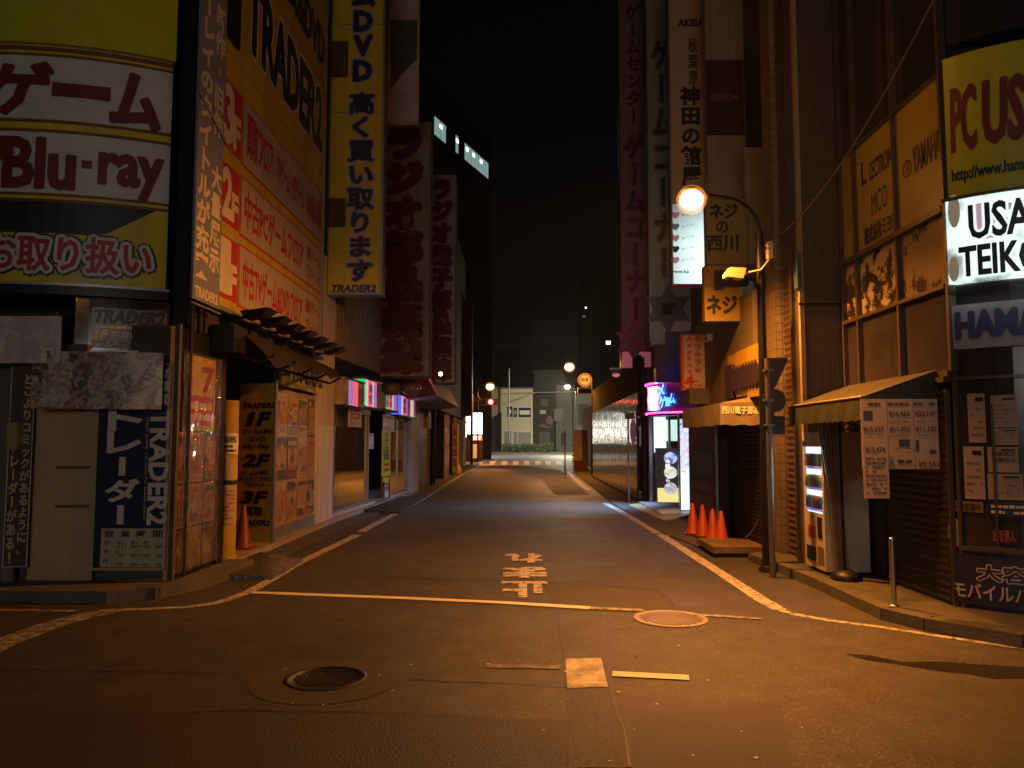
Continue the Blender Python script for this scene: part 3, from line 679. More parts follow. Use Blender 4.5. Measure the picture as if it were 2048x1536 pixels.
ART1 = mosaic('busy_colour_artwork', [(.05, .02, .02), (.45, .36, .28), (.18, .06, .04), (.5, .43, .36), (.10, .06, .06), (.36, .24, .15), (.06, .06, .09)], 8, .38)
cloth_banner(CY3, 66, 327, 703, 818, ART1, 'artwork_banner', 'wide shiny banner of busy printed artwork around the corner', 'banner', .003, seed=1)
ART2 = collage('pastel_artwork', [(.6, .56, .55), (.58, .54, .54), (.55, .42, .44), (.5, .38, .40), (.62, .58, .57)], 2.2, .5)
cloth_banner(Fr((0, 8.0, 0), (1, 0, 0)), -60, 124, 632, 726, ART2, 'pastel_banner', 'pale pastel cloth banner hanging at the far left', 'banner', .008, seed=2)
# narrow slanting text banner
FQ = Fr(FF.p(*FF.hit(30, 1000), .15), (1, .25, 0)); FQ.o.z = 0
t = thing('vertical_banner', 'narrow dark vertical banner with yellow lettering beside the far left shutter', 'banner', FQ.o)
mb = MB(); W = .235
mb.slab(FQ, 0, W, .28, 2.42, 0, .012, mat('plum_cloth', (.05, .025, .03), .6, dirt=.3)); mb.slab(FQ, W-.01, W, .28, 2.42, .012, .016, CREAM); mb.slab(FQ, 0, .01, .28, 2.42, .012, .016, CREAM); mb.slab(FQ, 0, W, .28, .29, .012, .017, CREAM)
build(mb, 'cloth', t)
mb = MB(); CRL = mat('cream_letters', (.5, .42, .22), .5)
mb.vtext(FQ, 'トレーダーがある!', .015, .115, .31, 1.62, .014, CRL, off=.04); mb.vtext(FQ, 'どこよりコミックがあるように、', .12, .22, .40, 2.35, .014, CRL, off=.03)
build(mb, 'lettering', t)
build(MB().slab(FF, FF.hit(38, 900)[0], FF.hit(60, 900)[0], FF.hit(50, 900)[1], FF.hit(50, 845)[1], .1, .22, mat('yellowed_plastic', (.35, .27, .12), .2, coat=1)), 'leaflet_box', label='small yellowed leaflet box on the far left shutter post', cat='box')

# navy shop sign
t = thing('shop_sign', 'tall navy sign reading トレーダー TRADER2 with opening hours', 'sign', FF.p(*FF.hit(270, 1140), 0))
u0, u1, v0, v1 = FF.rect(200, 346, 728, 1140); S = lambda x, y: FF.hit(x, y)
mb = MB(); mb.slab(FF, u0, u1, v0, v1, 0, .035, mat('pale_yellow_edge', (.45, .40, .16), .4)); mb.slab(FF, u0+.03, u1-.03, v0+.03, v1-.01, .035, .039, NAVY)
hx0, hx1, hy0, hy1 = FF.rect(207, 336, 1056, 1133); mb.slab(FF, hx0, hx1, hy0, hy1, .039, .043, CREAM)
build(mb, 'panel', t)
mb = MB()
for c, a, b in (('ト', 815, 861), ('レ', 864, 906), ('ー', 914, 951), ('ダ', 958, 1003), ('ー', 1010, 1048)):
    if c == 'ー': mb.slab(FF, S(242, 930)[0], S(255, 930)[0], S(250, b)[1], S(250, a)[1], .039, .044, PAPER)
    else: mb.text(FF, c, S(218, 900)[0], S(285, 900)[0], S(250, b)[1], S(250, a)[1], .044, PAPER, off=.04)
mb.text(FF, 'TRADER2', S(303, 900)[0], S(342, 900)[0], S(320, 1049)[1], S(320, 822)[1], .044, PAPER, off=.035, rot=-math.pi/2)
mb.text(FF, 'USED GAME CD DVD PC GAME SHOP', S(295, 900)[0], S(299, 900)[0], S(320, 1040)[1], S(320, 835)[1], .044, PAPER, off=0, rot=-math.pi/2)
mb.vtext(FF, 'の買取', S(325, 900)[0], S(342, 900)[0], S(330, 812)[1], S(330, 735)[1], .044, PAPER, off=.03)
W4 = (hx1-hx0); hh = hy1-hy0
for i, c in enumerate('営業時間'): mb.text(FF, c, hx0+W4*(.05+.25*i), hx0+W4*(.2+.25*i), hy1-hh*.23, hy1-hh*.05, .046, BLK, off=.022)
for k, (a, b) in enumerate((('月、火、水、木', '11：00〜20：00'), ('金、土', '10：00〜20：30'), ('日', '10：00〜20：00'))):
    y = hy1-hh*(.34+.235*k); mb.text(FF, a, hx0+W4*.05, hx0+W4*(.75 if k == 0 else .3 if k == 1 else .12), y-hh*.07, y+hh*.03, .046, BLK, off=.02)
    mb.text(FF, b, hx0+W4*.28, hx0+W4*.95, y-hh*.17, y-hh*.08, .046, BLK, off=.018)
build(mb, 'lettering', t)

# street side: poster display behind film
def art_poster(fr, u0, u1, v0, v1, n, seed, rows=None):
    rg = random.Random(seed); mb = MB()
    pal = [(.36, .30, .24), (.38, .06, .04), (.07, .06, .07), (.38, .26, .05), (.08, .08, .16), (.42, .37, .32), (.24, .07, .05), (.2, .19, .2)]
    def mm(i): return mat('poster_ink_%d' % i, pal[i], .35, dirt=.25, scale=12)
    base = rg.choice([0, 0, 5, 3, 2, 7]); mb.slab(fr, u0, u1, v0, v1, n, n+.003, mm(base)); W, H = u1-u0, v1-v0; k = n+.0035
    for _ in range(rg.randint(5, 9)):
        a, b = sorted((rg.uniform(.03, .97), rg.uniform(.03, .97))); c, d = sorted((rg.uniform(.03, .97), rg.uniform(.03, .97)))
        mb.quad(fr, u0+W*a, u0+W*b, v0+H*c, v0+H*d, k, mm(rg.randrange(8))); k += .0004
    MZ = [mosaic('manga_print_a', [(.4, .3, .24), (.3, .06, .04), (.06, .04, .05), (.45, .38, .3), (.36, .22, .1)], 16), mosaic('manga_print_b', [(.08, .07, .12), (.4, .36, .32), (.12, .10, .16), (.3, .2, .18), (.5, .45, .4)], 13), mosaic('manga_print_c', [(.36, .26, .08), (.4, .34, .26), (.3, .08, .05), (.12, .05, .04)], 20)]
    mb.quad(fr, u0+W*.04, u1-W*.04, v0+H*.24, v1-H*rg.uniform(.2, .3), k, rg.choice(MZ)); k += .0004
    for _ in range(rg.randint(1, 3)):
        mb.ell(fr, u0+W*rg.uniform(.22, .78), v0+H*rg.uniform(.2, .8), W*rg.uniform(.04, .2), H*rg.uniform(.03, .16), k, mm(rg.randrange(8)), 14); k += .0004
    mb.scrawl(fr, u0+W*.06, u1-W*.06, v1-H*.2, v1-H*.05, k, mm(rg.choice([1, 2, 4, 5])), 1, .9, .75, rg)
    mb.scrawl(fr, u0+W*.06, u1-W*.06, v0+H*.04, v0+H*.25, k+.0003, mm(rg.choice([2, 5, 1])), 3, .75, .55, rg)
    return mb
t = thing('poster_case', 'tall case of glossy posters on the corner under clear film', 'poster case', (-3.83, 9.0, .1), 'poster covered shopfront')
a0, a1 = FL.hit(353, 900)[0], FL.hit(431, 900)[0]
mb = MB(); mb.slab(FL, a0, a1, .12, 2.9, -.03, .0, BLKM); build(mb, 'backing', t)
k = 0
for j, (z0, z1) in enumerate(((.15, .62), (.64, 1.12), (1.14, 1.72))):
    for i in range(3):
        build(art_poster(FL, a0+(a1-a0)*(i/3+.01), a0+(a1-a0)*((i+1)/3-.01), z0, z1, .002, 40+k), 'poster', t); k += 1
mb = MB(); b0, b1 = FL.hit(372, 800)[0], FL.hit(428, 800)[0]; mb.slab(FL, b0, b1, 1.74, 2.62, .002, .01, YEL); mb.slab(FL, b0+.05, b1-.05, 1.8, 2.15, .01, .014, RED)
mb.text(FL, '7', (b0+b1)/2, b1-.06, 2.2, 2.5, .014, RED, off=.05); mb.scrawl(FL, b0+.1, b1-.1, 1.84, 2.1, .018, WHT, 2, .9, .7); build(mb, 'poster', t)
mb = MB(); K, L = 14, 24; vs = []; rg = random.Random(5)
for i in range(K+1):
    for j in range(L+1): vs.append(FL.p(a0+(a1-a0)*i/K, .14+2.5*j/L, .055+rg.uniform(-.010, .010)))
mb.add(vs, [(i*(L+1)+j, (i+1)*(L+1)+j, (i+1)*(L+1)+j+1, i*(L+1)+j+1) for i in range(K) for j in range(L)], FILM, False); build(mb, 'clear_film', t)
# entrance recess
build(MB().box((-3.97, 9.62, .1), (-3.80, 9.78, 2.85), BLKM), 'entrance_post', label='dark post between poster case and shop entrance', cat='post')
c = Vector((-3.86, 10.2, .1)); t = thing('yellow_column', 'slim yellow column wrapped in notices at the shop entrance', 'column', c)
p = Vector(((457-1045)/1538*10.05, 10.05, .1)); LOC[t] = p; t.location = p
FC = CylFr((p.x, p.y), .12, R(-70)); mb = MB(); mb.lathe(p, [(.13, 0), (.13, .05), (.115, .05), (.115, 2.05), (.001, 2.05)], mat('ochre_drum', (.40, .28, .04), .4, dirt=.25), 24)
build(mb, 'drum', t); mb = MB()
for (a, b, m_) in ((1.45, 1.72, PAPER), (1.12, 1.40, BEIGE), (.55, 1.05, BEIGE)): mb.slab(FC, -.15, .15, a, b, -.003, .0, m_)
mb.text(FC, 'TRADER2', -.1, .1, 1.60, 1.68, .003, NAVY, off=.03); mb.scrawl(FC, -.1, .1, 1.47, 1.58, .003, BLK, 2); mb.scrawl(FC, -.1, .1, .6, 1.0, .003, mat('brown_ink', (.2, .08, .03), .5), 8, .7, .35); mb.slab(FC, -.14, .14, 1.06, 1.11, -.002, .002, NAVY)
build(mb, 'notice', t)
A = Vector((-4.34, 11.75, 0)); B = Vector((-3.757, 11.6, 0)); FD = Fr(A, B-A); LD = (B-A).length
t = thing('floor_directory', 'tall yellow board listing floors 1F, 2F and 3F', 'sign', A+Vector((0, 0, .1)))
mb = MB(); mb.slab(FD, 0, LD, .12, 2.5, -.03, 0, mat('ochre_board', (.62, .40, .07), .5, dirt=.25)); mb.slab(FD, LD, LD+.03, .1, 2.55, -.04, .02, GALV); build(mb, 'board', t)
mb = MB()
def fd(st, xa, xb, ya, yb, **k):
    ua, ub = FD.hit(xa, 900)[0], FD.hit(xb, 900)[0]; xm = (xa+xb)/2; mb.text(FD, st, ua, ub, FD.hit(xm, yb)[1], FD.hit(xm, ya)[1], .004, k.pop('m', BLK), **k)
fd('TRADER2', 485, 548, 806, 816, off=.05, slant=.25); fd('1F', 494, 541, 825, 851, off=.06, slant=.2); fd('TV GAME', 484, 546, 858, 868, off=.02); fd('DVD', 499, 530, 873, 883, off=.02); fd('blu-ray', 487, 539, 886, 900, off=.03)
fd('2F', 486, 541, 909, 933, off=.06, slant=.2); fd('PC GAME', 485, 538, 941, 950, off=.02); fd('ADULT DVD', 479, 545, 953, 962, off=.02); fd('TENGA', 491, 532, 965, 973, off=.02); fd('3F', 484, 539, 983, 1007, off=.06, slant=.2); fd('買取', 491, 528, 1014, 1031, off=.05); fd('TRADER2', 482, 543, 1040, 1051, off=.05, slant=.25)
build(mb, 'lettering', t)
mb = MB(); mb.slab(FD, -.02, LD, 2.5, 2.85, -.02, .03, BLKM); build(mb, 'board_header', t)
# shopfront posters
t = thing('poster_wall', 'shopfront wall papered with overlapping pale posters', 'poster wall', (-3.84, 13, .1), 'poster covered shopfront')
e0, e1 = FL.hit(550, 900)[0], FL.hit(631, 900)[0]; k = 0
mb = MB(); mb.slab(FL, e0-.03, e1+.03, .1, 2.45, -.02, 0, mat('shopfront_panel', (.3, .26, .22), .4)); mb.slab(FL, e0-.03, e1+.03, .1, .28, 0, .03, GALV); build(mb, 'backing', t)
for j in range(3):
    for i in range(4):
        z0 = .3+.7*j; build(art_poster(FL, e0+(e1-e0)*(i/4+.008), e0+(e1-e0)*((i+1)/4-.008), z0, z0+.68, .002, 90+k), 'poster', t); k += 1
t = thing('fascia_sign', 'yellow fascia sign with blue letters over the poster wall', 'sign', (-3.8, 13, 2.6))
mb = MB(); g0, g1 = FL.hit(556, 750)[0], FL.hit(640, 750)[0]; zt = FL.hit(556, 705)[1]; zb = FL.hit(556, 785)[1]; mb.slab(FL, g0, g1, 2.5, 3.02, 0, .06, YEL); build(mb, 'panel', t)
mb = MB(); mb.text(FL, 'TRADER2', g0+.5, g1-.05, 2.62, 2.95, .062, BLUE, off=.04); mb.scrawl(FL, g0+.03, g0+.45, 2.65, 2.9, .062, BLUE, 2, .9, .7); build(mb, 'lettering', t)
# yellow floor board on the facade
FS2 = Fr((-3.76, 0, 0), (0, 1, 0)); U = lambda x: FS2.hit(x, 500)[0]
t = thing('facade_sign', 'huge yellow facade board listing 1F, 2F and 3F', 'sign', FS2.p(U(540), 3.3, 0))
mb = MB(); s0, s1 = U(436), U(644); mb.slab(FS2, s0, s1, 3.3, 12.5, -.08, 0, FAY); mb.slab(FS2, s1, s1+.05, 3.25, 12.5, -.09, .03, GALV); mb.slab(FS2, s0, s1, 3.24, 3.3, -.09, .03, GALV)
r0, r1, r2 = U(437), U(475), U(479)
for (a, b) in ((5.34, 6.23), (4.38, 5.14), (3.42, 4.21)):
    mb.slab(FS2, s0+.02, r1, a, b, 0, .006, RED); mb.slab(FS2, r2-.03, s1-.06, a-.03, b+.03, 0, .004, RED); mb.slab(FS2, r2, s1-.09, a, b, 0, .008, FAW)
mb.slab(FS2, s0, U(462), 6.75, 12, 0, .05, BLKM)
for i in range(1, 3): q = s0+(s1-s0)*i/3; mb.slab(FS2, q-.004, q+.004, 3.3, 12.5, 0, .003, SEAM)
for z in (6.60, 8.35): mb.slab(FS2, s0, s1, z-.004, z+.004, 0, .0034, SEAM)
build(mb, 'panel', t)
mb = MB(); L = s1-r2
for (a, b, f, st, e, bb) in ((5.34, 6.23, '3', '買取フロア', .30, 'TVゲーム・PCゲーム・DVD高価買取'), (4.38, 5.14, '2', '中古PCゲームフロア', .70, None), (3.42, 4.21, '1', '中古TVゲーム&DVDフロア', .70, None)):
    hgt = b-a; q = (r1-s0); mb.text(FS2, f, s0+q*.12, s0+q*.58, a+.08, b-.06, .010, WHT, off=.05); mb.text(FS2, 'F', s0+q*.6, s0+q*.93, a+.08, b-hgt*.42, .010, WHT, off=.05)
    mb.text(FS2, st, r2+.12, r2+L*e, a+hgt*.16, b-hgt*.16, .011, RED, off=.035)
    if bb: mb.text(FS2, bb, r2+L*.34, s1-.15, a+hgt*.2, b-hgt*.2, .011, RED, off=.025)
    else: mb.text(FS2, '最新ゲーム', r2+L*.75, s1-.15, a+hgt*.55, b-hgt*.14, .011, RED, off=.02); mb.text(FS2, 'ブルーレイ', r2+L*.75, s1-.15, a+hgt*.12, a+hgt*.45, .011, RED, off=.02)
mb.text(FS2, 'TRADER2', U(481), U(638), 7.02, 8.12, .010, NAVY, off=.06, outl=.05, om=WHT); mb.text(FS2, 'ゲーム&DVD', U(500), U(640), 8.6, 9.5, .010, NAVY, off=.04); mb.text(FS2, '中古', U(470), U(560), 10, 11.4, .01, NAVY, off=.05)
build(mb, 'lettering', t)
# vertical blue banner
FB1 = Fr((-3.66, 0, 0), (0, 1, 0)); u0, u1 = FB1.hit(388, 500)[0], FB1.hit(441, 500)[0]
t = thing('blue_banner', 'tall faded blue vertical banner promising Blu-ray titles', 'banner', FB1.p((u0+u1)/2, 3.2, 0))
mb = MB(); mb.slab(FB1, u0, u1, 3.2, 9.5, -.03, 0, mat('faded_blue_cloth', (.16, .19, .32), .6, dirt=.2)); mb.tube([FB1.p(u0-.02, 3.15, 0), FB1.p(u1+.03, 3.15, 0)], .015, GALV); mb.tube([FB1.p(u0-.05, 5.55, .02), FB1.p(u1+.25, 5.2, .02)], .012, GALV); build(mb, 'cloth', t)
mb = MB(); m_ = (u0+u1)/2; PW = mat('pale_letters', (.62, .6, .55), .5)
mb.vtext(FB1, 'ブルーレイのタイトルが充実', u0+.03, m_+.02, 3.46, 7.49, .003, PW, off=.05); mb.vtext(FB1, '新作・旧作 大量展示', m_+.04, u1-.03, 3.59, 6.9, .003, PW, off=.04)
mb.text(FB1, 'TRADER2', u0+.05, u1-.05, 3.24, 3.36, .003, PAPER, off=.03); build(mb, 'lettering', t)
# floodlights under the board
fl0 = None
for i in range(7):
    y = 9.9+i*.68; z = 3.26
    if fl0 is None:
        t = thing('floodlight', '', 'floodlight', (-3.5, y, z), 'floodlights under the yellow facade board'); mb = MB()
        c = Vector((-3.45, y, z)); mb.add([c+Vector(v) for v in ((-.18, -.16, .03), (.2, -.2, .07), (.2, .2, .07), (-.18, .16, .03), (-.14, -.12, -.06), (.1, -.15, -.02), (.1, .15, -.02), (-.14, .12, -.06))], [(0, 1, 2, 3), (7, 6, 5, 4), (0, 4, 5, 1), (1, 5, 6, 2), (2, 6, 7, 3), (3, 7, 4, 0)], BLKM); build(mb, 'hood', t)
        mb = MB(); mb.tube([c+Vector((-.33, 0, -.04)), c+Vector((-.12, 0, -.03))], .02, BLKM); build(mb, 'bracket', t); fl0 = o_ = t
    else: o_ = copy_thing(fl0, (0, y-9.9, 0))
    o_['label'] = ('dark hooded floodlight nearest the corner', 'second hooded floodlight from the corner under the yellow board', 'third hooded floodlight from the corner', 'middle hooded floodlight of the seven under the board', 'third hooded floodlight from the white pilaster', 'second hooded floodlight from the white pilaster', 'last hooded floodlight right beside the white pilaster')[i]
# awning over the entrance
AWN = mat('black_awning_cloth', (.018, .016, .015), .7, dirt=.3, bump=.4)
t = thing('entrance_awning', 'sagging black folding awning over the game shop entrance', 'awning', (-3.6, 11.5, 2.6))
mb = MB(); vs = []; K = 20
for i in range(K+1):
    y = 9.75+(13.6-9.75)*i/K
    for j, (x, z) in enumerate(((-3.84, 3.1), (-3.6, 3.02-.03*math.sin(i*1.1)), (-3.3, 2.86-.05*math.sin(i*.8)), (-3.2, 2.72-.04*math.sin(i*1.3)))): vs.append((x, y, z-(.12*(1-i/K) if j > 1 else 0)))
mb.add(vs, [(i*4+j, (i+1)*4+j, (i+1)*4+j+1, i*4+j+1) for i in range(K) for j in range(3)], AWN, True); build(mb, 'cloth', t)
mb = MB()
for i in range(5): y = 9.8+i*.9; mb.tube([(-3.84, y, 2.75), (-3.4, y+.1, 2.64), (-3.22, y+.1, 2.74)], .02, BLKM, 6)
build(mb, 'frame', t)
build(MB().slab(FL, FL.hit(418, 700)[0], FL.hit(448, 700)[0], 2.72, 3.05, 0, .3, BLKM), 'awning_motor_box', label='black motor box at the corner end of the awning', cat='box')
t = thing('traffic_cone', 'reddish traffic cone beside the yellow floor directory', 'traffic cone', (-3.97, 11.0, .1))
def cone_mesh(c, h, m, mbb):
    c = Vector(c); a = MB(); a.lathe(c, [(.001, h), (.018, h), (.028, h-.02), (.115, .03), (.12, .02)], m, 20); b = MB(); b.box(c+Vector((-.15, -.15, 0)), c+Vector((.15, .15, .025)), mbb); return a, b
a, b = cone_mesh((-3.97, 11.0, .1), .62, mat('faded_red_plastic', (.2, .04, .02), .45, dirt=.3), MC['faded_red_plastic']); build(a, 'cone', t); build(b, 'base', t)

# ================================================================ LEFT: blade signs
def FY(y): return Fr((0, y, 0), (1, 0, 0))
f = FY(14.7); u0, u1, v0, _ = f.rect(656, 768, 300, 590, at=710)
t = thing('blade_sign', 'tall yellow blade sign reading DVD高く買い取ります over the street', 'sign', f.p((u0+u1)/2, v0, 0))
mb = MB(); mb.slab(f, u0+.04, u1-.04, v0+.05, 13, -.28, 0, YEL); mb.slab(f, u0, u0+.045, v0, 13, -.3, .02, GALV); mb.slab(f, u1-.045, u1, v0, 13, -.3, .02, GALV); mb.slab(f, u0+.045, u1-.045, v0, v0+.05, -.3, .02, GALV); build(mb, 'panel', t)
S = lambda x, y: f.hit(x, y)
mb = MB(); PUR = mat('indigo_ink', (.03, .025, .10), .4, dirt=.2); OUTL = mat('lilac_outline', (.42, .36, .42), .5)
for z_ in (6.3, 8.1, 9.9): mb.slab(f, u0+.045, u1-.045, z_, z_+.008, 0, .006, SEAM)
mb.vtext(f, '高く買い取ります', S(694, 375)[0], S(748, 375)[0], S(720, 566)[1], S(720, 184)[1], .003, PUR, off=.05, outl=.035, om=OUTL)
mb.vtext(f, 'ムDVD', S(702, 90)[0], S(750, 90)[0], S(720, 166)[1], S(720, -32)[1], .003, PUR, off=.07, outl=.035, om=OUTL)
mb.text(f, 'TRADER2', S(664, 575)[0], S(752, 575)[0], S(710, 584)[1], S(710, 570)[1], .003, BLUE, off=.06, slant=.25); build(mb, 'lettering', t)
for ya, yb in ((85, 155), (398, 455)): a = S(640, ya)[1]; b = S(640, yb)[1]; build(MB().slab(f, -3.95, S(692, 400)[0], b, a, -.2, -.0+.05, mat('rusty_bracket', (.14, .09, .03), .6, metal=.3, dirt=.5)), 'bracket', t)
f = FY(17.5)
t = thing('blank_sign', 'blank pale sign board with a dark diagonal panel, high on the left', 'sign', f.p(*f.hit(805, 242), 0))
mb = MB(); u0, u1, v0, v1 = f.rect(776, 838, 40, 243, at=805); mb.slab(f, u0, u1, v0, 12.5, -.2, 0, mat('pale_mauve_sheet', (.6, .54, .56), .5, dirt=.3)); h = f.hit
mb.poly(f, [h(780, 40), h(836, 40), h(834, 118), (h(812, 140)), h(782, 178)], .004, mat('dark_grey_sheet', (.12, .12, .11), .5)); build(mb, 'panel', t)
CRD = mat('weathered_cream', (.36, .31, .24), .6, dirt=.55, streak=True, scale=2)
def red_blade(y, xa, xb, yt, yb, st, label, m, fm, rail, txt=0.80, name='blade_sign'):
    f = FY(y); u0, u1, v0, v1 = f.rect(xa, xb, yt, yb, at=(xa+xb)/2)
    t = thing(name, label, 'sign', f.p((u0+u1)/2, v0, 0)); W = u1-u0
    mb = MB(); mb.slab(f, u0, u1, v0, v1, -.3, 0, fm); mb.slab(f, u0-.03, u0, v0-.02, v1, -.32, .03, rail); mb.slab(f, u1, u1+.03, v0-.02, v1, -.32, .03, rail); mb.slab(f, u0, u1, v0-.05, v0, -.32, .03, rail); build(mb, 'panel', t)
    mb = MB(); mb.vtext(f, st, u0+.03, u0+W*txt, v0+.06, v1-.1, .003, m, off=.045, bold=W*.05); build(mb, 'lettering', t); return t
DR2 = worn('peeling_red', (.10, .014, .012), (.24, .19, .13), thr=.36, sc_=2.5, rough=.6)
red_blade(19.5, 768, 862, 245, 752, 'ラジオ部品無線', 'big weathered dark red blade sign, nearer of the pair', DR2, CRD, WOOD, .84)
red_blade(24, 862, 912, 350, 765, 'ラジオ電子部品無線', 'weathered maroon blade sign with pale edge, farther of the pair', worn('peeling_maroon', (.12, .015, .03), (.3, .26, .28), thr=.38, sc_=2.5), mat('pale_mauve_edge', (.5, .43, .46), .6, dirt=.5), WOOD, .85)
f = FY(19.2); t0_ = None
for i, x in enumerate((783, 822)):
    u, v = f.hit(x, 777); mb = MB(); mb.lathe(f.p(u, v-.18, 0), [(.001, 0), (.16, .02), (.24, .12), (.25, .22), (.18, .3), (.001, .32)], mat('amber_plastic', (.2, .13, .05), .25, dirt=.4, coat=.5), 18)
    build(mb, 'drum_lamp', label=('unlit round brown lamp under the red blade sign, left one', 'unlit round brown lamp under the red blade sign, right one')[i], cat='lamp', group='drum lamps under the red sign')

# ================================================================ LEFT: bright shop row
P0 = Vector((-3.85, 15.45, 0)); P1 = Vector((-3.42, 24.4, 0)); F3 = Fr(P0, P1-P0); H = F3.hit; L3 = (P1-P0).length
t = thing('glass_fronted_shop', 'shop with curved lit fascia and glass front left of the street', 'building', P0)
mb = MB(); mb.slab(F3, 0, L3+2, 3.45, 13, -5, -.5, DARK); mb.slab(F3, 0, L3, 0, 3.4, -5, -1.3, mat('shop_interior', (.09, .08, .065), .6, dirt=.3)); mb.slab(F3, -.02, .06, .1, 3.4, -1.3, -.0, CONCD); mb.slab(F3, 0, L3, 3.3, 3.45, -1.3, -.02, DARK); build(mb, 'wall', t)
mb = MB(); mb.slab(F3, 0, L3, .0, .16, -1.3, .02, mat('pale_plinth', (.48, .47, .44), .55, dirt=.3)); build(mb, 'plinth', t)
mb = MB(); a, b = H(816, 900)[0], H(832, 900)[0]; mb.slab(F3, a, b, .1, 2.95, -.5, .1, mat('bluish_white_paint', (.5, .53, .58), .5, dirt=.2)); build(mb, 'pilaster', t)
mb = MB(); CORR = mat('corrugated_steel', (.34, .31, .26), .25, metal=.5, dirt=.35)
k = 34; L = H(757, 700)[0]; vs = []
for i in range(k*2+1):
    u = L*i/(2*k); n_ = .06 if (i//2) % 2 else 0
    vs += [F3.p(u, 3.35, n_), F3.p(u, 9, n_)]
mb.add(vs, [(2*i, 2*i+2, 2*i+3, 2*i+1) for i in range(k*2)], CORR); build(mb, 'corrugated_cladding', t)
def wframe(mb, fr, u0, u1, v0, v1, n, m, w_=.05, d=.05):
    mb.slab(fr, u0, u0+w_, v0, v1, n-d, n, m); mb.slab(fr, u1-w_, u1, v0, v1, n-d, n, m); mb.slab(fr, u0+w_, u1-w_, v0, v0+w_, n-d, n, m); mb.slab(fr, u0+w_, u1-w_, v1-w_, v1, n-d, n, m)
GLS = film('shop_glass', .03, .01, .15, (.4, .4, .4), 1.5, .01)
GL1, GL2 = H(668, 900)[0], H(733, 900)[0]
for (xa, xb) in ((668, 733), (776, 814)):
    a, b = H(xa, 900)[0], H(xb, 900)[0]; mb = MB(); wframe(mb, F3, a, b, .16, 2.72, 0, GALV); mid = (a+b)/2
    if xa > 700: mb.slab(F3, mid-.03, mid+.03, .2, 2.68, -.04, 0, STEEL)
    w_ = build(mb, 'window_frame', t); build(MB().slab(F3, a+.05, b-.05, .2, 2.67, -.03, -.02, GLS), 'pane', w_)
mb = MB(); rg = random.Random(9)
CUR = mat('tan_curtain', (.6, .5, .33), .7, dirt=.3, streak=True)
mb.slab(F3, GL1+.3, GL2-.4, 1.0, 2.3, -.22, -.2, CUR); mb.slab(F3, GL1+.1, GL2-.1, 2.3, 2.6, -.3, -.25, GALV); mb.slab(F3, GL1+.2, GL2-.2, .2, .9, -.28, -.22, mat('grey_counter', (.16, .16, .18), .5, dirt=.3)); build(mb, 'display', t)
for i in range(4):
    c = F3.p(GL1+1.5+i*.5, 1.0, -.16); build(MB().lathe(c, [(.12, 0), (.03, .42), (.001, .43)], ORNG, 12), 'display_item', t)
mb = MB(); a, b = H(735, 900)[0], H(748, 900)[0]; mb.slab(F3, a, b, .16, 2.6, -.4, -.3, DARK); mb.slab(F3, a, a+.06, .16, 2.7, -.05, .02, mat('yellow_trim', (.4, .38, .1), .4)); build(mb, 'door', t)
# lit fascia
def litm(nm, c, e): return emis('lit_'+nm, c, e, c)
LW = litm('white', (.85, .85, .95), .55); LP = litm('pink', (.95, .12, .2), .85); LV = litm('violet', (.45, .3, .75), .5); LB = litm('blue', (.1, .15, .8), 1.0); LG = litm('green', (.02, .65, .2), .9); LR = litm('red', (.6, .03, .05), .5); LX = mat('unlit_fascia', (.45, .40, .38), .3, dirt=.2, coat=.4)
def fascia(name, label, segs, ya, yb, xref, kanji):
    t = thing(name, label, 'sign', F3.p(H(segs[0][0], 800)[0], 2.7, .2), 'lit signs over the shop row'); v1, v0 = H(xref, ya)[1], H(xref, yb)[1]
    mb = MB(); rg = random.Random(len(label))
    for xa, xb, m in segs: mb.slab(F3, H(xa, 800)[0], H(xb, 800)[0], v0, v1, -.05, .22, m)
    a, b = H(segs[0][0], 800)[0], H(segs[-1][1], 800)[0]; mb.slab(F3, a, b, v1, v1+.04, -.05, .25, GALV); mb.slab(F3, a, b, v0-.05, v0, -.05, .25, BLKM); build(mb, 'light_box', t)
    mb = MB()
    for xa, xb, st, m in kanji: mb.vtext(F3, st, H(xa, 800)[0], H(xb, 800)[0], v0+.05, v1-.05, .224, m, off=.05)
    if kanji: build(mb, 'lettering', t)
fascia('shop_light_sign', 'white fascia sign with a glowing pink and violet section by the pilaster', [(665, 676, LX), (676, 686, LV), (686, 696, LP), (696, 709, LX)], 757, 809, 667, [])
fascia('shop_light_sign', 'glowing pink fascia sign edged in green and blue over the glass door', [(709, 712, LG), (712, 717, LW), (717, 726, LP), (726, 729, LW), (729, 733, LB), (733, 735, LP), (735, 745, LX)], 758, 812, 710, [(718, 726, '無線', WHT)])
fascia('shop_light_sign', 'glowing fascia sign with green, pink and blue panels under the brown lamps', [(751, 755, LX), (755, 760, LG), (760, 768, LP), (768, 771, LW), (771, 775, LB), (775, 777, LP), (777, 779, LX)], 776, 818, 755, [(755, 760, '電器', WHT), (761, 768, '部品', WHT)])
fascia('shop_light_sign', 'blue and red glowing fascia sign nearest the red awning', [(780, 787, LB), (787, 790, LW), (790, 797, LP), (797, 800, LB), (800, 806, LR), (806, 813, LW), (813, 817, LR)], 790, 829, 781, [(791, 797, '音響', WHT), (801, 806, 'ラ', WHT)])
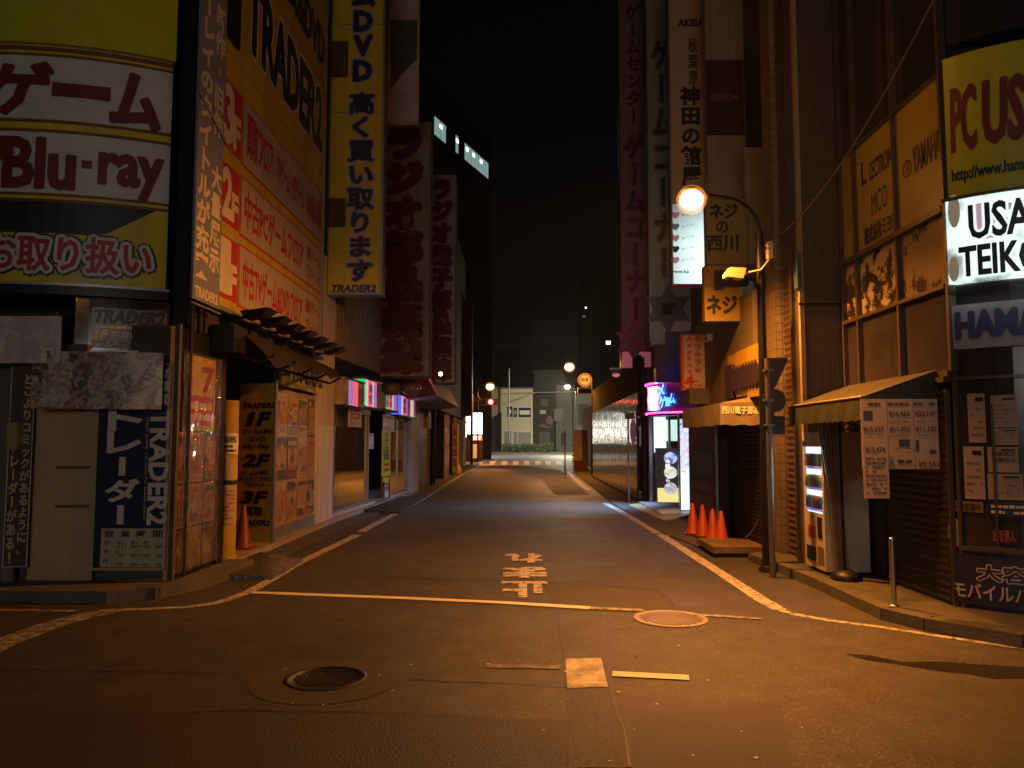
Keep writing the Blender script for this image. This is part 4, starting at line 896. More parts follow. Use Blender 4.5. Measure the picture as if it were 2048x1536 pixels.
def flyer(fr, xa, xb, ya, yb, n, m, ink, label, cat='notice', group=None, word=None):
    a, b, c, d = fr.rect(xa, xb, ya, yb); mb = MB(); mb.slab(fr, a, b, c, d, n, n+.006, m)
    if word: mb.text(fr, word, a+(b-a)*.1, b-(b-a)*.1, c+(d-c)*.35, c+(d-c)*.75, n+.009, ink, off=.05)
    mb.scrawl(fr, a+(b-a)*.08, b-(b-a)*.08, d-(d-c)*.2, d-(d-c)*.05, n+.008, ink, 1, .9, .7); mb.scrawl(fr, a+(b-a)*.08, b-(b-a)*.08, c+(d-c)*.06, c+(d-c)*.3, n+.008, ink, 2, .8, .6)
    return build(mb, 'notice', label=label, cat=cat, group=group)
BUFF = mat('buff_paper', (.62, .50, .30), .6)
flyer(F3, 687, 714, 815, 853, .10, BUFF, RED, 'buff price notice with red lettering hung over the first shop window', word='JCB')
flyer(F3, 715, 734, 812, 828, .08, BUFF, RED, 'small buff notice tucked under the pink fascia sign')
flyer(F3, 753, 777, 829, 862, .16, BUFF, RED, 'buff notice with red lettering above the yellow vertical banner')
flyer(F3, 737, 747, 867, 898, .0, PAPER, RED, 'small white notice on the dark shop door')
t = thing('vertical_banner', 'yellow vertical banner with blue lettering by the shop door', 'banner', F3.p(H(758, 1000)[0], .5, .2))
a, b, c, d = F3.rect(751, 768, 860, 965); mb = MB(); mb.slab(F3, a, b, c, d, .16, .18, YEL); build(mb, 'cloth', t); mb = MB(); mb.vtext(F3, 'オーディオ機器買', a+.1, b-.1, c+(d-c)*.42, d-.05, .183, NAVY, off=.04); mb.slab(F3, a+.15, b-.15, c+(d-c)*.3, c+(d-c)*.36, .18, .185, RED); mb.slab(F3, a+.15, b-.15, c+(d-c)*.2, c+(d-c)*.26, .18, .185, RED); build(mb, 'lettering', t)
mb = MB(); a, b = H(750, 900)[0], H(766, 900)[0]; wframe(mb, F3, a, b, .16, .75, .2, WOOD, .04, .04); mb.slab(F3, a, b, .42, .46, .12, .2, WOOD); build(mb, 'wooden_stand', label='small wooden stand under the yellow banner', cat='stand')
a, b, c, d = F3.rect(768, 777, 862, 992); mb = MB(); mb.slab(F3, a, b, .16, 2.4, .02, .06, PAPER); mb.scrawl(F3, a+.03, b-.03, .3, 2.3, .062, mat('grey_ink', (.15, .12, .14), .5), 14, .85, .5); build(mb, 'notice_board', label='narrow white notice board right of the yellow banner', cat='notice board')
# beyond the row: brick shutter, awning, dark facades
t = thing('old_radio_shop', 'dark old shop with stacked shutter under the red awning', 'building', (-3.7, 25, 0))
mb = MB(); mb.box((-9, 24.6, 0), (-3.55, 31, 12), DARK); mb.box((-3.7, 24.6, 2.1), (-3.5, 29.8, 2.75), mat('tan_shutter_box', (.16, .11, .05), .6, dirt=.3)); build(mb, 'wall', t)
BRK = brick('grey_stacked_stone', (.16, .155, .16), (.01, .01, .01), .5, .17, ms=.12, rough=.4, off=.5, dirt=.6)
mb = MB(); mb.box((-3.56, 24.7, .02), (-3.44, 29.6, 2.1), BRK); build(mb, 'stone_shutter', t)
build(MB().tube([(-3.36, 29.0, 0), (-3.36, 29.0, 5)], .09, BLKM), 'utility_pole', label='black pole beside the stacked stone shutter', cat='pole')
t = thing('red_awning', 'dark red sloping awning with pale underside over the old shop', 'awning', (-3, 25, 3))
f = FY(24.9); h = f.hit
REDC = mat('red_awning_cloth', (.22, .02, .025), .55, dirt=.3)
mb = MB(); ya, yb = 21.8, 29.5
pr = [(-3.7, 3.75), (-2.75, 3.55), (-2.45, 2.95), (-3.7, 2.78)]
vs = [(x, ya, z) for x, z in pr]+[(x, yb, z) for x, z in pr]; mb.add(vs, [(0, 1, 2, 3), (7, 6, 5, 4), (0, 4, 5, 1), (1, 5, 6, 2)], REDC); build(mb, 'cloth', t)
mb = MB(); mb.add([(-3.7, ya, 2.79), (-2.46, ya, 2.96), (-2.46, yb, 2.96), (-3.7, yb, 2.79)], [(0, 1, 2, 3)], mat('blue_white_lining', (.42, .45, .52), .6, dirt=.2)); build(mb, 'lining', t)
mb = MB(); p = Vector((-2.42, 22.6, 3.62)); mb.ball(p, .06, emis('warm_bulb', (1, .55, .25), 14)); build(mb, 'bulb', t); lamp('POINT', 'bulb_light', p+Vector((.1, -.1, .05)), 4, (1, .5, .25), t, rad=.05)
# farther shops on the left
FH = Fr((-3.45, 0, 0), (0, 1, 0))
t = thing('dark_shop_row', 'row of dark shopfronts with posters farther down the left side', 'building', (-3.5, 35, 0))
mb = MB(); mb.box((-9, 31, 2.9), (-3.3, 44, 12), DARK); mb.box((-9, 31, 0), (-4.2, 44, 2.9), DARK); mb.box((-9, 44, 0), (-4.25, 58, 11), DARK); build(mb, 'wall', t)
mb = MB(); mb.box((-4.2, 33.6, 0), (-3.42, 36, 2.9), WOOD); mb.box((-4.2, 38, 0), (-3.4, 43.9, 2.9), CONCD); build(mb, 'shopfront', t)
rg = random.Random(4)
for i in range(8):
    a = 33.8+(i % 4)*.52+rg.uniform(0, .05); z = .5+(i//4)*.95; build(art_poster(FH, a, a+.45, z, z+.8, .04, 200+i), 'poster', t)
mb = MB()
for i, z in enumerate((.45, .95, 1.45, 1.95)): mb.text(FY(37.9), 'S', -3.42, -3.22, z, z+.32, .003, RED, off=.05)
o_ = thing('letter_post_sign', 'tall pale sign with repeated red letters on the far left shops', 'sign', (-3.3, 38, 0)); build(MB().box((-3.46, 37.9, .1), (-3.18, 38.2, 2.5), CREAM), 'panel', o_); build(mb, 'lettering', o_)
t = thing('pale_bundle', 'pale heap of covered goods on the pavement far left', 'goods', (-3.2, 40, 0)); mb = MB(); mb.lathe((-3.45, 40, .02), [(.28, 0), (.3, .15), (.24, .35), (.1, .5), (.001, .52)], CREAM, 14); build(mb, 'tarp', t)
# string of beads down a dark sign
t = thing('beaded_dark_sign', 'large unlit black sign edged with a string of tiny bulbs', 'sign', (-3, 44, 3))
f = FY(44); a, b, c, d = f.rect(905, 945, 600, 832); mb = MB(); mb.slab(f, a, b, c, d, -.4, 0, mat('black_sheet', (.02, .013, .01), .4)); build(mb, 'panel', t); mb = MB()
for i in range(40):
    v = c+(d-c)*(i+.5)/46; mb.ball(f.p(b-.02, v, .05), .045, mat('brass_bulb', (.5, .3, .12), .2, metal=.5), 6)
for i in range(9): mb.ball(f.p(a+(b-a)*(i+.5)/9, c, .05), .045, MC['brass_bulb'], 6)
build(mb, 'bulb_string', t)
# tall dark block with ribbon windows
an = R(20); fd_ = Vector((math.sin(an), math.cos(an), 0)); o = ray(862, 218); o = CO+o*(62/o.y); FT = Fr((o.x, o.y, 0), fd_); h = FT.hit
t = thing('office_block', 'dark office block behind the left shops with a lit row of windows', 'building', FT.p(3, 0, 0)); mb = MB(); ue, _ = h(984, 400); zt = o.z+2.5; mb.slab(FT, -6, ue, 0, zt, -9, 0, mat('near_black_wall', (.02, .02, .022), .8)); build(mb, 'wall', t)
OFFW = emis('office_light', (.55, .85, .8), .35); OFFB = emis('office_tube', (.8, 1, .95), 4); zb_ = h(880, 252)[1]; zt_ = h(880, 232)[1]
mb = MB()
for xa, xb in ((868, 892), (911, 917), (929, 977)):
    a, b = h(xa, 250)[0], h(xb, 250)[0]; k = max(1, int((b-a)/.8))
    for i in range(k): build(MB().slab(FT, a+(b-a)*i/k+.05, a+(b-a)*(i+1)/k-.05, o.z-1.9, o.z-.35, 0, .02, OFFW), 'lit_window', t)
for x in (879, 912, 932, 945, 960): u = h(x, 260)[0]; build(MB().slab(FT, u, u+.45, o.z-.95, o.z-.65, .02, .05, OFFB), 'ceiling_light', t)
mb = MB(); a = h(983, 400)[0]
t = thing('far_convenience_store', 'small shop with a blazing lit front beyond the left street corner', 'shop', (-6, 80, 0)); build(MB().box((-12, 66, 0), (-5.1, 100, 5.2), DARK), 'wall', t); mb = MB(); FSX = Fr((-5.08, 0, 0), (0, 1, 0))
for i in range(11): mb.slab(FSX, 66.3+i*3, 69+i*3, 1.5 if i % 3 else 2.1, 3.3, 0, .05, emis('store_glow', (1, .93, .78), 12))
mb.slab(FSX, 66, 100, 3.5, 4.2, 0, .1, emis('store_fascia', (1, .95, .85), 8)); build(mb, 'lit_window', t); mb = MB(); mb.slab(FSX, 66, 100, 3.32, 3.48, 0, .1, emis('store_stripe', (.8, .05, .03), 2)); build(mb, 'red_stripe', t)
build(MB().box((-16, 99, 0), (-9.3, 104, 24), DARK), 'far_left_block', label='far dark block behind the street corner on the left', cat='building')

# ================================================================ FAR END
t = thing('arched_white_building', 'two storey cream building with an arched corner across the far road', 'building', (-8, 122, 0))
f = FY(121); h = f.hit; WC = mat('cream_render', (.48, .43, .30), .7, dirt=.2); a, b = h(865, 850)[0], h(1066, 850)[0]; zt = h(960, 774)[1]
mb = MB(); xa = h(1003, 850)[0]; mb.slab(f, xa, b, .1, zt-.3, -12, 0, WC); 
cx_ = h(955, 850)[0]; pts = [(xa, zt), (a-3, zt+.4), (a-3, .1), (h(915, 850)[0], .1)]
arc = []
for i in range(11):
    q = math.pi*(1-i/20); arc.append((h(1003, 850)[0]-.0+ (xa-h(975, 850)[0])*math.cos(q)*1.0, .1+h(950, 850)[1]*math.sin(math.pi-q)*.95))
mb.prism(f, [(xa, zt), (a-3, zt+.4), (a-3, .1), (h(972, 850)[0], .1)]+[(h(972, 850)[0]+(xa-h(972, 850)[0])*(1-math.cos(i/8*math.pi/2)), .1+(h(950, 825)[1]-.1)*math.sin(i/8*math.pi/2)) for i in range(9)]+[(xa, .1)] if False else [(xa, zt), (a-3, zt+.4), (a-3, .1), (h(968, 850)[0], .1), (h(969, 850)[0], h(960, 866)[1]), (h(975, 850)[0], h(960, 848)[1]), (h(985, 850)[0], h(960, 834)[1]), (xa, h(960, 824)[1])], -12, 0, mat('tan_render', (.30, .22, .14), .7, dirt=.3))
mb.slab(f, h(968, 850)[0], xa, .1, h(960, 824)[1], -3, -2, DARK); mb.slab(f, a-3, b+.15, zt-.3, zt-.05, -.2, .15, CONCD); build(mb, 'wall', t)
for (xa_, xb_, yt, yb, m) in ((1014, 1025, 813, 834, DKGLASS), (1027, 1034, 815, 835, DKGLASS), (1037, 1062, 815, 835, DKGLASS), (1008, 1023, 862, 900, SHUT), (1027, 1034, 863, 900, SHUT), (1036, 1062, 864, 900, SHUT)):
    p, q, r, s = f.rect(xa_, xb_, yt, yb); mb = MB(); mb.slab(f, p, q, r, s, 0, .08, m); mb.slab(f, p+.2, q-.2, r+(s-r)*.3, r+(s-r)*.7, .08, .1, WHT if yb == 834 or yb == 835 else m); w_ = build(mb, 'window', t); mb = MB(); wframe(mb, f, p-.1, q+.1, r-.1, s+.1, .14, WHT, .1, .14); build(mb, 'frame', w_)
mb = MB(); x = h(1019, 850)[0]; mb.tube([(x, 118, 0), (x, 118, 13)], .12, GALV, 8); mb.tube([(x, 118, 9.2), (x+12, 118, 9.4)], .04, GALV, 6); mb.tube([(x, 118, 7.6), (x+4, 118, 9.2)], .04, GALV, 6); build(mb, 'power_pole', label='thin pale power pole before the cream building', cat='pole')
def far_block(name, label, xa, xb, ytop, y, m, wins=(), dep=10):
    f = FY(y); a, b = f.hit(xa, 880)[0], f.hit(xb, 880)[0]; zt = f.hit((xa+xb)/2, ytop)[1]; t = thing(name, label, 'building', f.p((a+b)/2, 0, 0)); mb = MB(); mb.slab(f, a, b, 0, zt, -dep, 0, m); build(mb, 'wall', t)
    for (p, q, r, s, wm) in wins: u0, u1, v0, v1 = f.rect(p, q, r, s); build(MB().slab(f, u0, u1, v0, v1, 0, .12, wm), 'window', t)
GREYW = mat('dim_grey_render', (.04, .038, .035), .8, dirt=.4); GREYL = mat('grey_render', (.12, .115, .105), .8, dirt=.3)
WDIM = mat('dim_pane', (.12, .12, .11), .3)
far_block('far_building', 'dark building with a small pale board right of the cream building', 1068, 1128, 740, 124, GREYW, [(1082, 1096, 798, 812, GREYL), (1080, 1092, 820, 828, WDIM), (1078, 1100, 864, 900, BLK)])
far_block('far_building', 'grey building with dark openings right of the far crossing', 1112, 1150, 770, 122, GREYL, [(1108, 1126, 818, 842, BLK), (1116, 1124, 850, 860, BLK), (1122, 1132, 866, 890, DARK)])
far_block('far_building', 'pale grey side building behind the orange pillar', 1148, 1215, 790, 118, mat('grey_render_b', (.10, .095, .085), .8, dirt=.3), [(1156, 1176, 808, 850, DARK)])
far_block('far_building', 'tall black block in the distance over the cream building', 1060, 1156, 642, 170, mat('far_black', (.04, .04, .043), .8), [(1160-80, 1100, 655, 675, DARK)])
far_block('far_building', 'low dark roofs in the distance left of the tall block', 990, 1062, 690, 165, GREYW)
far_block('far_building', 'very tall dark tower in the distance with one lit window', 1165, 1320, 560, 190, mat('far_black2', (.015, .015, .017), .8), [(1212, 1221, 682, 689, emis('far_window', (1, 1, .85), 2.2)), (1170, 1173, 614, 617, OFFB), (1154+12, 1170, 632, 634, OFFW)])
# graffiti-like painted figure on dark wall
f = FY(123.6); mb = MB(); u, v = f.hit(1099, 842); mb.ell(f, u, v, .6, .8, 0, mat('faded_red_paint', (.22, .10, .08), .7)); u, v = f.hit(1090, 850); mb.poly(f, [(u-1.2, v-.3), (u-.4, v+.3), (u+1.5, v-.1), (u+.6, v-.6)], 0, GREYL); build(mb, 'wall_painting', label='faded red painted shape on the dark building across the road', cat='painting')
# hedges
def leafm():
    return worn('hedge_leaves', (.05, .075, .025), (.02, .03, .012), thr=.5, sc_=3, rough=.6, soft=.2)
def hedge(xa, xb, ytop, y, label, seed):
    f = FY(y); a, b = f.hit(xa, 880)[0], f.hit(xb, 880)[0]; zt = f.hit((xa+xb)/2, ytop)[1]; rg = random.Random(seed); mb = MB()
    for i in range(3500):
        u = rg.uniform(a, b); q = rg.random(); n_ = rg.uniform(-1.2, 0); v = .15+(zt-.15)*(q**.8)*(1+.06*math.sin(u*2.1)+.05*math.sin(u*5)); c = f.p(u, v, n_); s = rg.uniform(.08, .17)
        d1 = Vector((rg.gauss(0, 1), rg.gauss(0, 1), rg.gauss(0, 1))).normalized(); d2 = d1.orthogonal().normalized(); mb.add([c-d1*s, c+d2*s*.6, c+d1*s, c-d2*s*.6], [(0, 1, 2, 3)], leafm())
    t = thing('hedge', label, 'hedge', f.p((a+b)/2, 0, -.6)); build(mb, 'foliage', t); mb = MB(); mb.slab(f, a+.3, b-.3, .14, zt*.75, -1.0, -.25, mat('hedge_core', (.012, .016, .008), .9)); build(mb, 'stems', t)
hedge(1004, 1106, 888, 111, 'long clipped hedge across the far road', 1); hedge(953, 977, 889, 111, 'short clipped hedge left of the arch', 2); hedge(1160, 1190, 890, 112, 'short dark hedge at the far right', 3)
# lit sign at the left street corner
t = thing('corner_light_box', 'blazing white light box with red panel at the far left corner', 'sign', (-4, 64, 0)); f = FY(64); mb = MB(); a, b, c, d = f.rect(935, 964, 826, 868); mb.slab(f, a, b, c, d, -.4, 0, emis('blaze_white', (.85, 1, .95), 5)); build(mb, 'light_box', t)
mb = MB(); a2, b2, c2, d2 = f.rect(944, 964, 871, 881); mb.slab(f, a2, b2, c2, d2, -.3, 0, emis('red_glow', (.8, .03, .03), 1.2)); mb.text(f, '777', a2+.08, b2-.08, c2+.06, d2-.06, .01, emis('white_glow', (1, .9, .8), 2.5), off=.04); build(mb, 'red_panel', t)
mb = MB(); mb.slab(f, a, b, 0, c2, -.5, -.05, DARK); mb.slab(f, a+.3, b-.3, .3, c2-.3, -.05, -.02, emis('shop_glow', (1, .5, .3), .25)); build(mb, 'base', t)
mb = MB(); a, b, c, d = FY(60).rect(968, 984, 0, 0); 
t = thing('traffic_light', 'horizontal traffic light showing red at the end of the street', 'traffic light', (-3.4, 60, 0)); f = FY(60); u, v = f.hit(981, 804)
mb = MB(); mb.slab(f, u-.75, u+.55, v-.24, v+.24, -.25, 0, mat('signal_housing', (.09, .085, .07), .5)); build(mb, 'housing', t)
for k, (du, m) in enumerate(((-.5, BLK), (-.05, BLK), (.3 if 0 else .0, None))):
    if m: mb = MB(); mb.ell(f, u+du*1.0-.0, v, .15, .15, .01, m); build(mb, 'lens', t)
mb = MB(); mb.ball(f.p(u+.02, v, .06), .19, emis('red_lamp', (1, .06, .05), 16)); build(mb, 'lens', t); lamp('POINT', 'signal_light', f.p(u, v, .5), 12, (1, .08, .05), t, .15)
mb = MB(); pz = onG(947, 940); mb.tube([(-3.95, 60, 0), (-3.95, 60, v+.6)], .10, GALV); mb.tube([(-3.95, 60, v+.3), (u, 60.1, v+.25)], .05, GALV, 6); build(mb, 'pole', t)
mb = MB(); a, b, c, d = f.rect(948, 959, 793, 803); mb.slab(f, a, b, c, d, .1, .14, mat('name_plate', (.5, .42, .2), .4)); mb.scrawl(f, a+.05, b-.05, c+.08, d-.08, .145, BLK, 2); build(mb, 'name_plate', label='small pale name plate beside the traffic light', cat='sign')
build(MB().tube([onG(943, 930), onG(943, 930)+Vector((0, 0, 3.1))], .09, mat('dark_red_post', (.06, .02, .02), .5)), 'far_post', label='slim dark post before the blazing light box', cat='post')
build(MB().tube([onG(1130, 929), onG(1130, 929)+Vector((0, 0, 2.5))], .05, WHT2), 'white_post', label='thin white post right of the crossing', cat='post')
t = thing('orange_pillar', 'cream pillar with a striped edge and red base on the far right', 'pillar', onG(1158, 935)); f = FY(48); a, b, c, d = f.rect(1148, 1164, 860, 934); mb = MB(); mb.slab(f, a, b, .4, d, -.8, 0, mat('peach_paint', (.78, .62, .42), .6)); mb.slab(f, a, b+.35, .0, .5, -.7, .02, mat('red_base', (.25, .03, .02), .5)); mb.slab(f, b, b+.35, .5, d, -.7, -.02, GREYL); build(mb, 'shaft', t); mb = MB()
for i in range(10): mb.slab(f, a-.12, a, .1+i*.16, .18+i*.16, -.3, .02, WHT if i % 2 else RED)
build(mb, 'striped_edge', t)
t = thing('no_parking_sign', 'round glowing orange sign with a blank plate under it on the lamp pole', 'sign', onG(1186, 950)); f = FY(36.5); u, v = f.hit(1170, 760)
mb = MB(); OG = emis('orange_lit', (1, .25, .05), .8); mb.prism(f, [(u+.36*math.cos(q*math.pi/12), v+.36*math.sin(q*math.pi/12)) for q in range(24)], -.1, 0, BLKM); mb.ring(f, u, v, .27, .34, .005, OG); mb.ell(f, u, v, .25, .25, .006, emis('amber_lit', (1, .42, .06), 1.1)); mb.text(f, '駐車', u-.18, u+.18, v-.08, v+.1, .012, emis('orange_text', (.5, .1, .02), .4), off=.03); build(mb, 'disc', t)
mb = MB(); wframe(mb, f, *f.rect(1155, 1185, 775, 789), 0, emis('dull_orange', (.6, .25, .08), .35), .04, .05); a, b, c, d = f.rect(1155, 1185, 775, 789); mb.slab(f, a, b, c, d, -.06, -.05, BLK); mb.tube([f.p(u+.2, v, -.05), f.p(f.hit(1187, 760)[0], v, -.05)], .025, BLKM, 6); build(mb, 'plate', t)

# ================================================================ RIGHT: tiled building with glazed corner shop
FGR = Fr((4.0, 0, 0), (0, -1, 0)); G = FGR.hit          # glazed street face, u = -Y
TX = 3.49; TY = 9.6
FTR = Fr((TX, 0, 0), (0, -1, 0)); FTF = Fr((0, TY, 0), (1, 0, 0))
t = thing('tiled_building', 'tiled office building with shutter right of the street', 'building', (4.5, 10, 0))
mb = MB(); mb.box((TX, TY, .0), (4.6, 9.98, 20), TILED)
mb.box((TX, 10.55, 0), (4.6, 10.93, 20), TILE); mb.box((TX+.1, 9.98, 3.95), (4.6, 10.55, 20), mat('smooth_brown_render', (.08, .065, .05), .5, dirt=.3))
mb.box((4.6, 9.0, 0), (9, 13.2, 20), DARK); build(mb, 'wall', t)
mb = MB(); mb.box((TX-.006, TY-.004, .1), (TX+.05, TY+.06, 20), mat('bright_corner_tile', (.3, .25, .18), .3)); mb.box((TX-.02, TY-.012, 3.32), (4.05, TY+.0, 3.345), BLKM); build(mb, 'corner_trim', t)
build(shutter(FTR, -10.55, -9.98, .1, 3.95, -.12, mat('bronze_shutter', (.14, .10, .06), .35, metal=.5, dirt=.25), .085), 'shutter', t)
mb = MB(); a, b, c, d = FTR.rect(1594, 1602, 510, 580); mb.slab(FTR, a, b, c, d, 0, .05, mat('blue_plate', (.05, .10, .2), .4)); build(mb, 'wall_plate', t)
# glazed shop
t = thing('corner_glass_shop', 'glazed corner shop with yellow brand panels and rounded corner on the right', 'building', (5, 8, 0))
RC = (5.15, 8.2); CG = CylFr(RC, 1.5, R(-90)); uL = G(1685, 700)[0]; uR = -7.23
CGl = CG.hit(1896, 700)[0]
def gz(x, y): return G(x, y)[1]
zA, zB, zC, zD = gz(1685, 778), gz(1710, 637), gz(1685, 526), gz(1717, 287)
mb = MB(); mb.slab(FGR, uL, uR, 2.1, 20, -3, -.12, DARK); mb.box((4.05, 8.0, 0), (12, 9.5, 2.1), DARK); mb.box((7.0, 6.9, 0), (16, 14, 20), DARK); mb.box((5, 8.6, 0), (9, 12, 20), DARK); build(mb, 'wall', t)
MUL = mat('bronze_mullion', (.13, .10, .075), .35, metal=.5, dirt=.3)
cols = [G(x, 600)[0] for x in (1686, 1715, 1797, 1897)]
UPG = mat('upper_dark_glass', (.03, .03, .038), .12, dirt=.3, coat=.5); CURT = mat('curtained_glass', (.05, .042, .042), .2, dirt=.6, scale=1.2, coat=.6); PEEL = worn('peeled_posters', (.42, .34, .23), (.025, .02, .018), thr=.50, sc_=4.2, rough=.3, soft=.015)
PEEL2 = worn('peeled_posters_dark', (.28, .21, .14), (.05, .035, .03), thr=.45, sc_=3.0, rough=.25, soft=.02)
YP = mat('yellow_brand_panel', (.32, .25, .03), .35, dirt=.2, coat=.3)
for i in range(3):
    a, b = cols[i], cols[i+1]; mb = MB()
    mb.slab(FGR, a, b, zA, zB, -.11, -.04, CURT); build(mb, 'pane', t); mb = MB(); mb.slab(FGR, a, b, zB, zC, -.11, -.04, PEEL if i < 2 else PEEL2); build(mb, 'pane', t)
    mb = MB(); mb.slab(FGR, a, b, zC, zD, -.11, -.03, YP); build(mb, 'brand_panel', t); mb = MB(); mb.slab(FGR, a, b, zD, 9, -.11, -.05, UPG); mb.slab(FGR, a, b, 9, 16, -.11, -.055, UPG); build(mb, 'pane', t)
mb = MB()
for c_ in cols: mb.slab(FGR, c_-.02, c_+.02, zA, 16, -.06, .015, MUL)
for z, w_ in ((zA, .05), (zB, .03), (zC, .045), (zD, .015)): mb.slab(FGR, cols[0]-.02, uR, z-w_, z+w_*.3, -.05, .02, MUL)
mb.slab(FGR, cols[0]-.02, uR, zA-.1, zA-.05, -.05, .06, MUL); build(mb, 'mullion', t)
mb = MB(); IK = mat('brown_black_ink', (.04, .02, .012), .4); n0 = -.026
a, b = cols[1], cols[2]
def gt(st, xa, xb, ya, yb, at, m=IK, **k): mb.text(FGR, st, G(xa, 400)[0], G(xb, 400)[0], G(at, yb)[1], G(at, ya)[1], n0, m, **k)
gt('L', 1720, 1730, 320, 368, 1725, off=.02); gt('LECTRON', 1736, 1782, 300, 340, 1765, off=.03); gt('MCO', 1738, 1770, 378, 425, 1750, off=.0); gt('株式会社ミヨシ', 1722, 1785, 440, 478, 1750, off=.05)
gt('YAMAHA', 1823, 1880, 270, 325, 1855, off=.045); u, v = G(1809, 338); mb.ring(FGR, u, v, .075, .095, n0, IK); 
for q in range(3): c_, s_ = math.cos(q*math.pi/3+.5)*.07, math.sin(q*math.pi/3+.5)*.07; mb.add([FGR.p(u-c_, v-s_, n0), FGR.p(u-c_+.012, v-s_, n0), FGR.p(u+c_+.012, v+s_, n0), FGR.p(u+c_, v+s_, n0)], [(0, 1, 2, 3)], IK)
u, v = G(1700, 400); mb.text(FGR, 'T', u-.04, u+.04, v-.1, v+.1, n0, mat('dull_red_ink', (.3, .1, .03), .5), off=.02); build(mb, 'lettering', t)
# rounded corner
cgz = lambda y, x=1990: CG.hit(x, y)[1]
Le = CG.hit(1897, 600)[0]; Re = 2.4
mb = MB(); DG2 = mat('corner_glass', (.045, .04, .05), .1, dirt=.35, coat=.8)
mb.slab(CG, Le, Re, cgz(690), cgz(555), -.08, -.02, DG2); mb.slab(CG, Le, Re, 5.4, 16, -.08, -.02, UPG); mb.slab(CG, Le, Re, .62, cgz(690), -.08, -.03, mat('notice_window', (.05, .04, .035), .12, dirt=.4, coat=.7)); build(mb, 'corner_glass', t)
mb = MB(); mb.slab(CG, Le, Re, .1, .62, -.08, 0, mat('navy_skirt', (.02, .022, .06), .4, dirt=.4)); mb.slab(CG, Le, Re, .62, .66, -.06, .02, MUL); mb.slab(CG, Le, Re, cgz(757), cgz(750), -.05, .02, MUL)
for x in (1897, 1935+3): 
    if x == 1897: u = CG.hit(x, 600)[0]; mb.slab(CG, u-.0, u+.03, .1, 16, -.06, .008, MUL)
mb.slab(CG, CG.hit(1970, 600)[0], CG.hit(1970, 600)[0]+.02, .66, 1.95, -.05, .0, MUL); build(mb, 'corner_frame', t)
# yellow PC sign
t = thing('corner_shop_sign', 'curved yellow sign reading PC USED on the right corner', 'sign', CG.p(0, 4, 0))
mb = MB(); zt, zb = cgz(92), cgz(385); mb.slab(CG, Le+.03, Re, zb, zt, -.05, .02, mat('yellow_green_sheet_r', (.5, .48, .02), .35, dirt=.2, coat=.4)); build(mb, 'panel', t); mb = MB()
uc = CG.hit(2048, 300)[0]
def ct(st, xa, xb, ya, yb, m, n=.025, **k):
    ua = CG.hit(xa, 300)[0]; ub = CG.hit(xb, 300)[0] if xb <= 2048 else k.pop('ub')
    if 'f' in k: ub = ua+(uc-ua)*k.pop('f')
    k.pop('ub', None); xm = min((xa+xb)/2, 2035); mb.text(CG, st, ua, ub, CG.hit(xm, yb)[1], CG.hit(xm, ya)[1], n, m, **k)
uc = CG.hit(2048, 300)[0]
ct('PC', 1905, 1957, 172, 303, DRED, off=.06, slant=.1); ct('USED', 1970, 2100, 150, 280, DRED, off=.06, slant=.1, ub=CG.hit(1970, 300)[0]+(CG.hit(2012, 300)[0]-CG.hit(1970, 300)[0])*4.1)
ct('http://www.hamada.co.jp', 1903, 2100, 322, 355, NAVY, off=.035, ub=0, f=1.5); build(mb, 'lettering', t)
# lit white sign
def litpaper():
    m, n, b = _base('backlit_sheet'); geo = n.nodes.new('ShaderNodeNewGeometry')
    no = n.nodes.new('ShaderNodeTexNoise'); no.inputs['Scale'].default_value = 2.2; no.inputs['Detail'].default_value = 4; n.links.new(geo.outputs['Position'], no.inputs['Vector'])
    rp = n.nodes.new('ShaderNodeValToRGB'); e = rp.color_ramp.elements; e[0].position = .36; e[0].color = (.10, .16, .15, 1); e[1].position = .5; e[1].color = (.66, .85, .80, 1)
    n.links.new(no.outputs['Fac'], rp.inputs[0]); n.links.new(rp.outputs[0], b.inputs['Emission Color']); b.inputs['Emission Strength'].default_value = 1.25; b.inputs['Base Color'].default_value = (.7, .75, .72, 1); return m
t = thing('light_box_sign', 'glowing white curved sign with handwritten black USA TEIKOKU', 'sign', CG.p(0, 3, 0))
mb = MB(); zt, zb = cgz(390), cgz(560); LBX = litpaper(); mb.slab(CG, Le+.03, Re, zb, zt, -.05, .06, LBX); mb.slab(CG, Le+.0, Re, zt, zt+.03, -.05, .08, MUL); build(mb, 'light_box', t)
mb = MB(); PKD = emis('lit_pink_patch', (.6, .35, .5), .5); GRD = emis('lit_grey_patch', (.25, .22, .15), .45)
ln = .064; ua = CG.hit(1950, 480)[0]; mb.slab(CG, ua, ua+.16, cgz(478), cgz(405), .06, .062, PKD)
for (xa, ya, r1_, r2_) in ((1912, 425, .05, .16), (1912, 540, .045, .12), (2010, 430, .12, .1)): u, v = CG.hit(xa, ya); mb.ell(CG, u, v, r1_, r2_, .0625, GRD)
INK = emis('backlit_ink', (.02, .02, .02), .2, (.01, .01, .01)); WI = emis('backlit_halo', (.75, .92, .88), 1.1)
ct('USA', 1934, 2100, 402, 473, INK, n=.07, off=.03, outl=.02, om=WI, ub=0, f=1.05); ct('TEIKOKU', 1913, 2100, 486, 548, INK, n=.07, off=.035, outl=.018, om=WI, ub=0, f=1.72); build(mb, 'lettering', t)
aL = CG.hit(1985, 500)[0]; lamp('AREA', 'sign_light', CG.p(aL, zb-.03, .12), 1.3, (.75, .85, 1), t, rad=1.0, sy=.12, aim=(CG.p(aL, 1, 1)-CG.p(aL, 1, 0))*.5+Vector((0, 0, -1)))
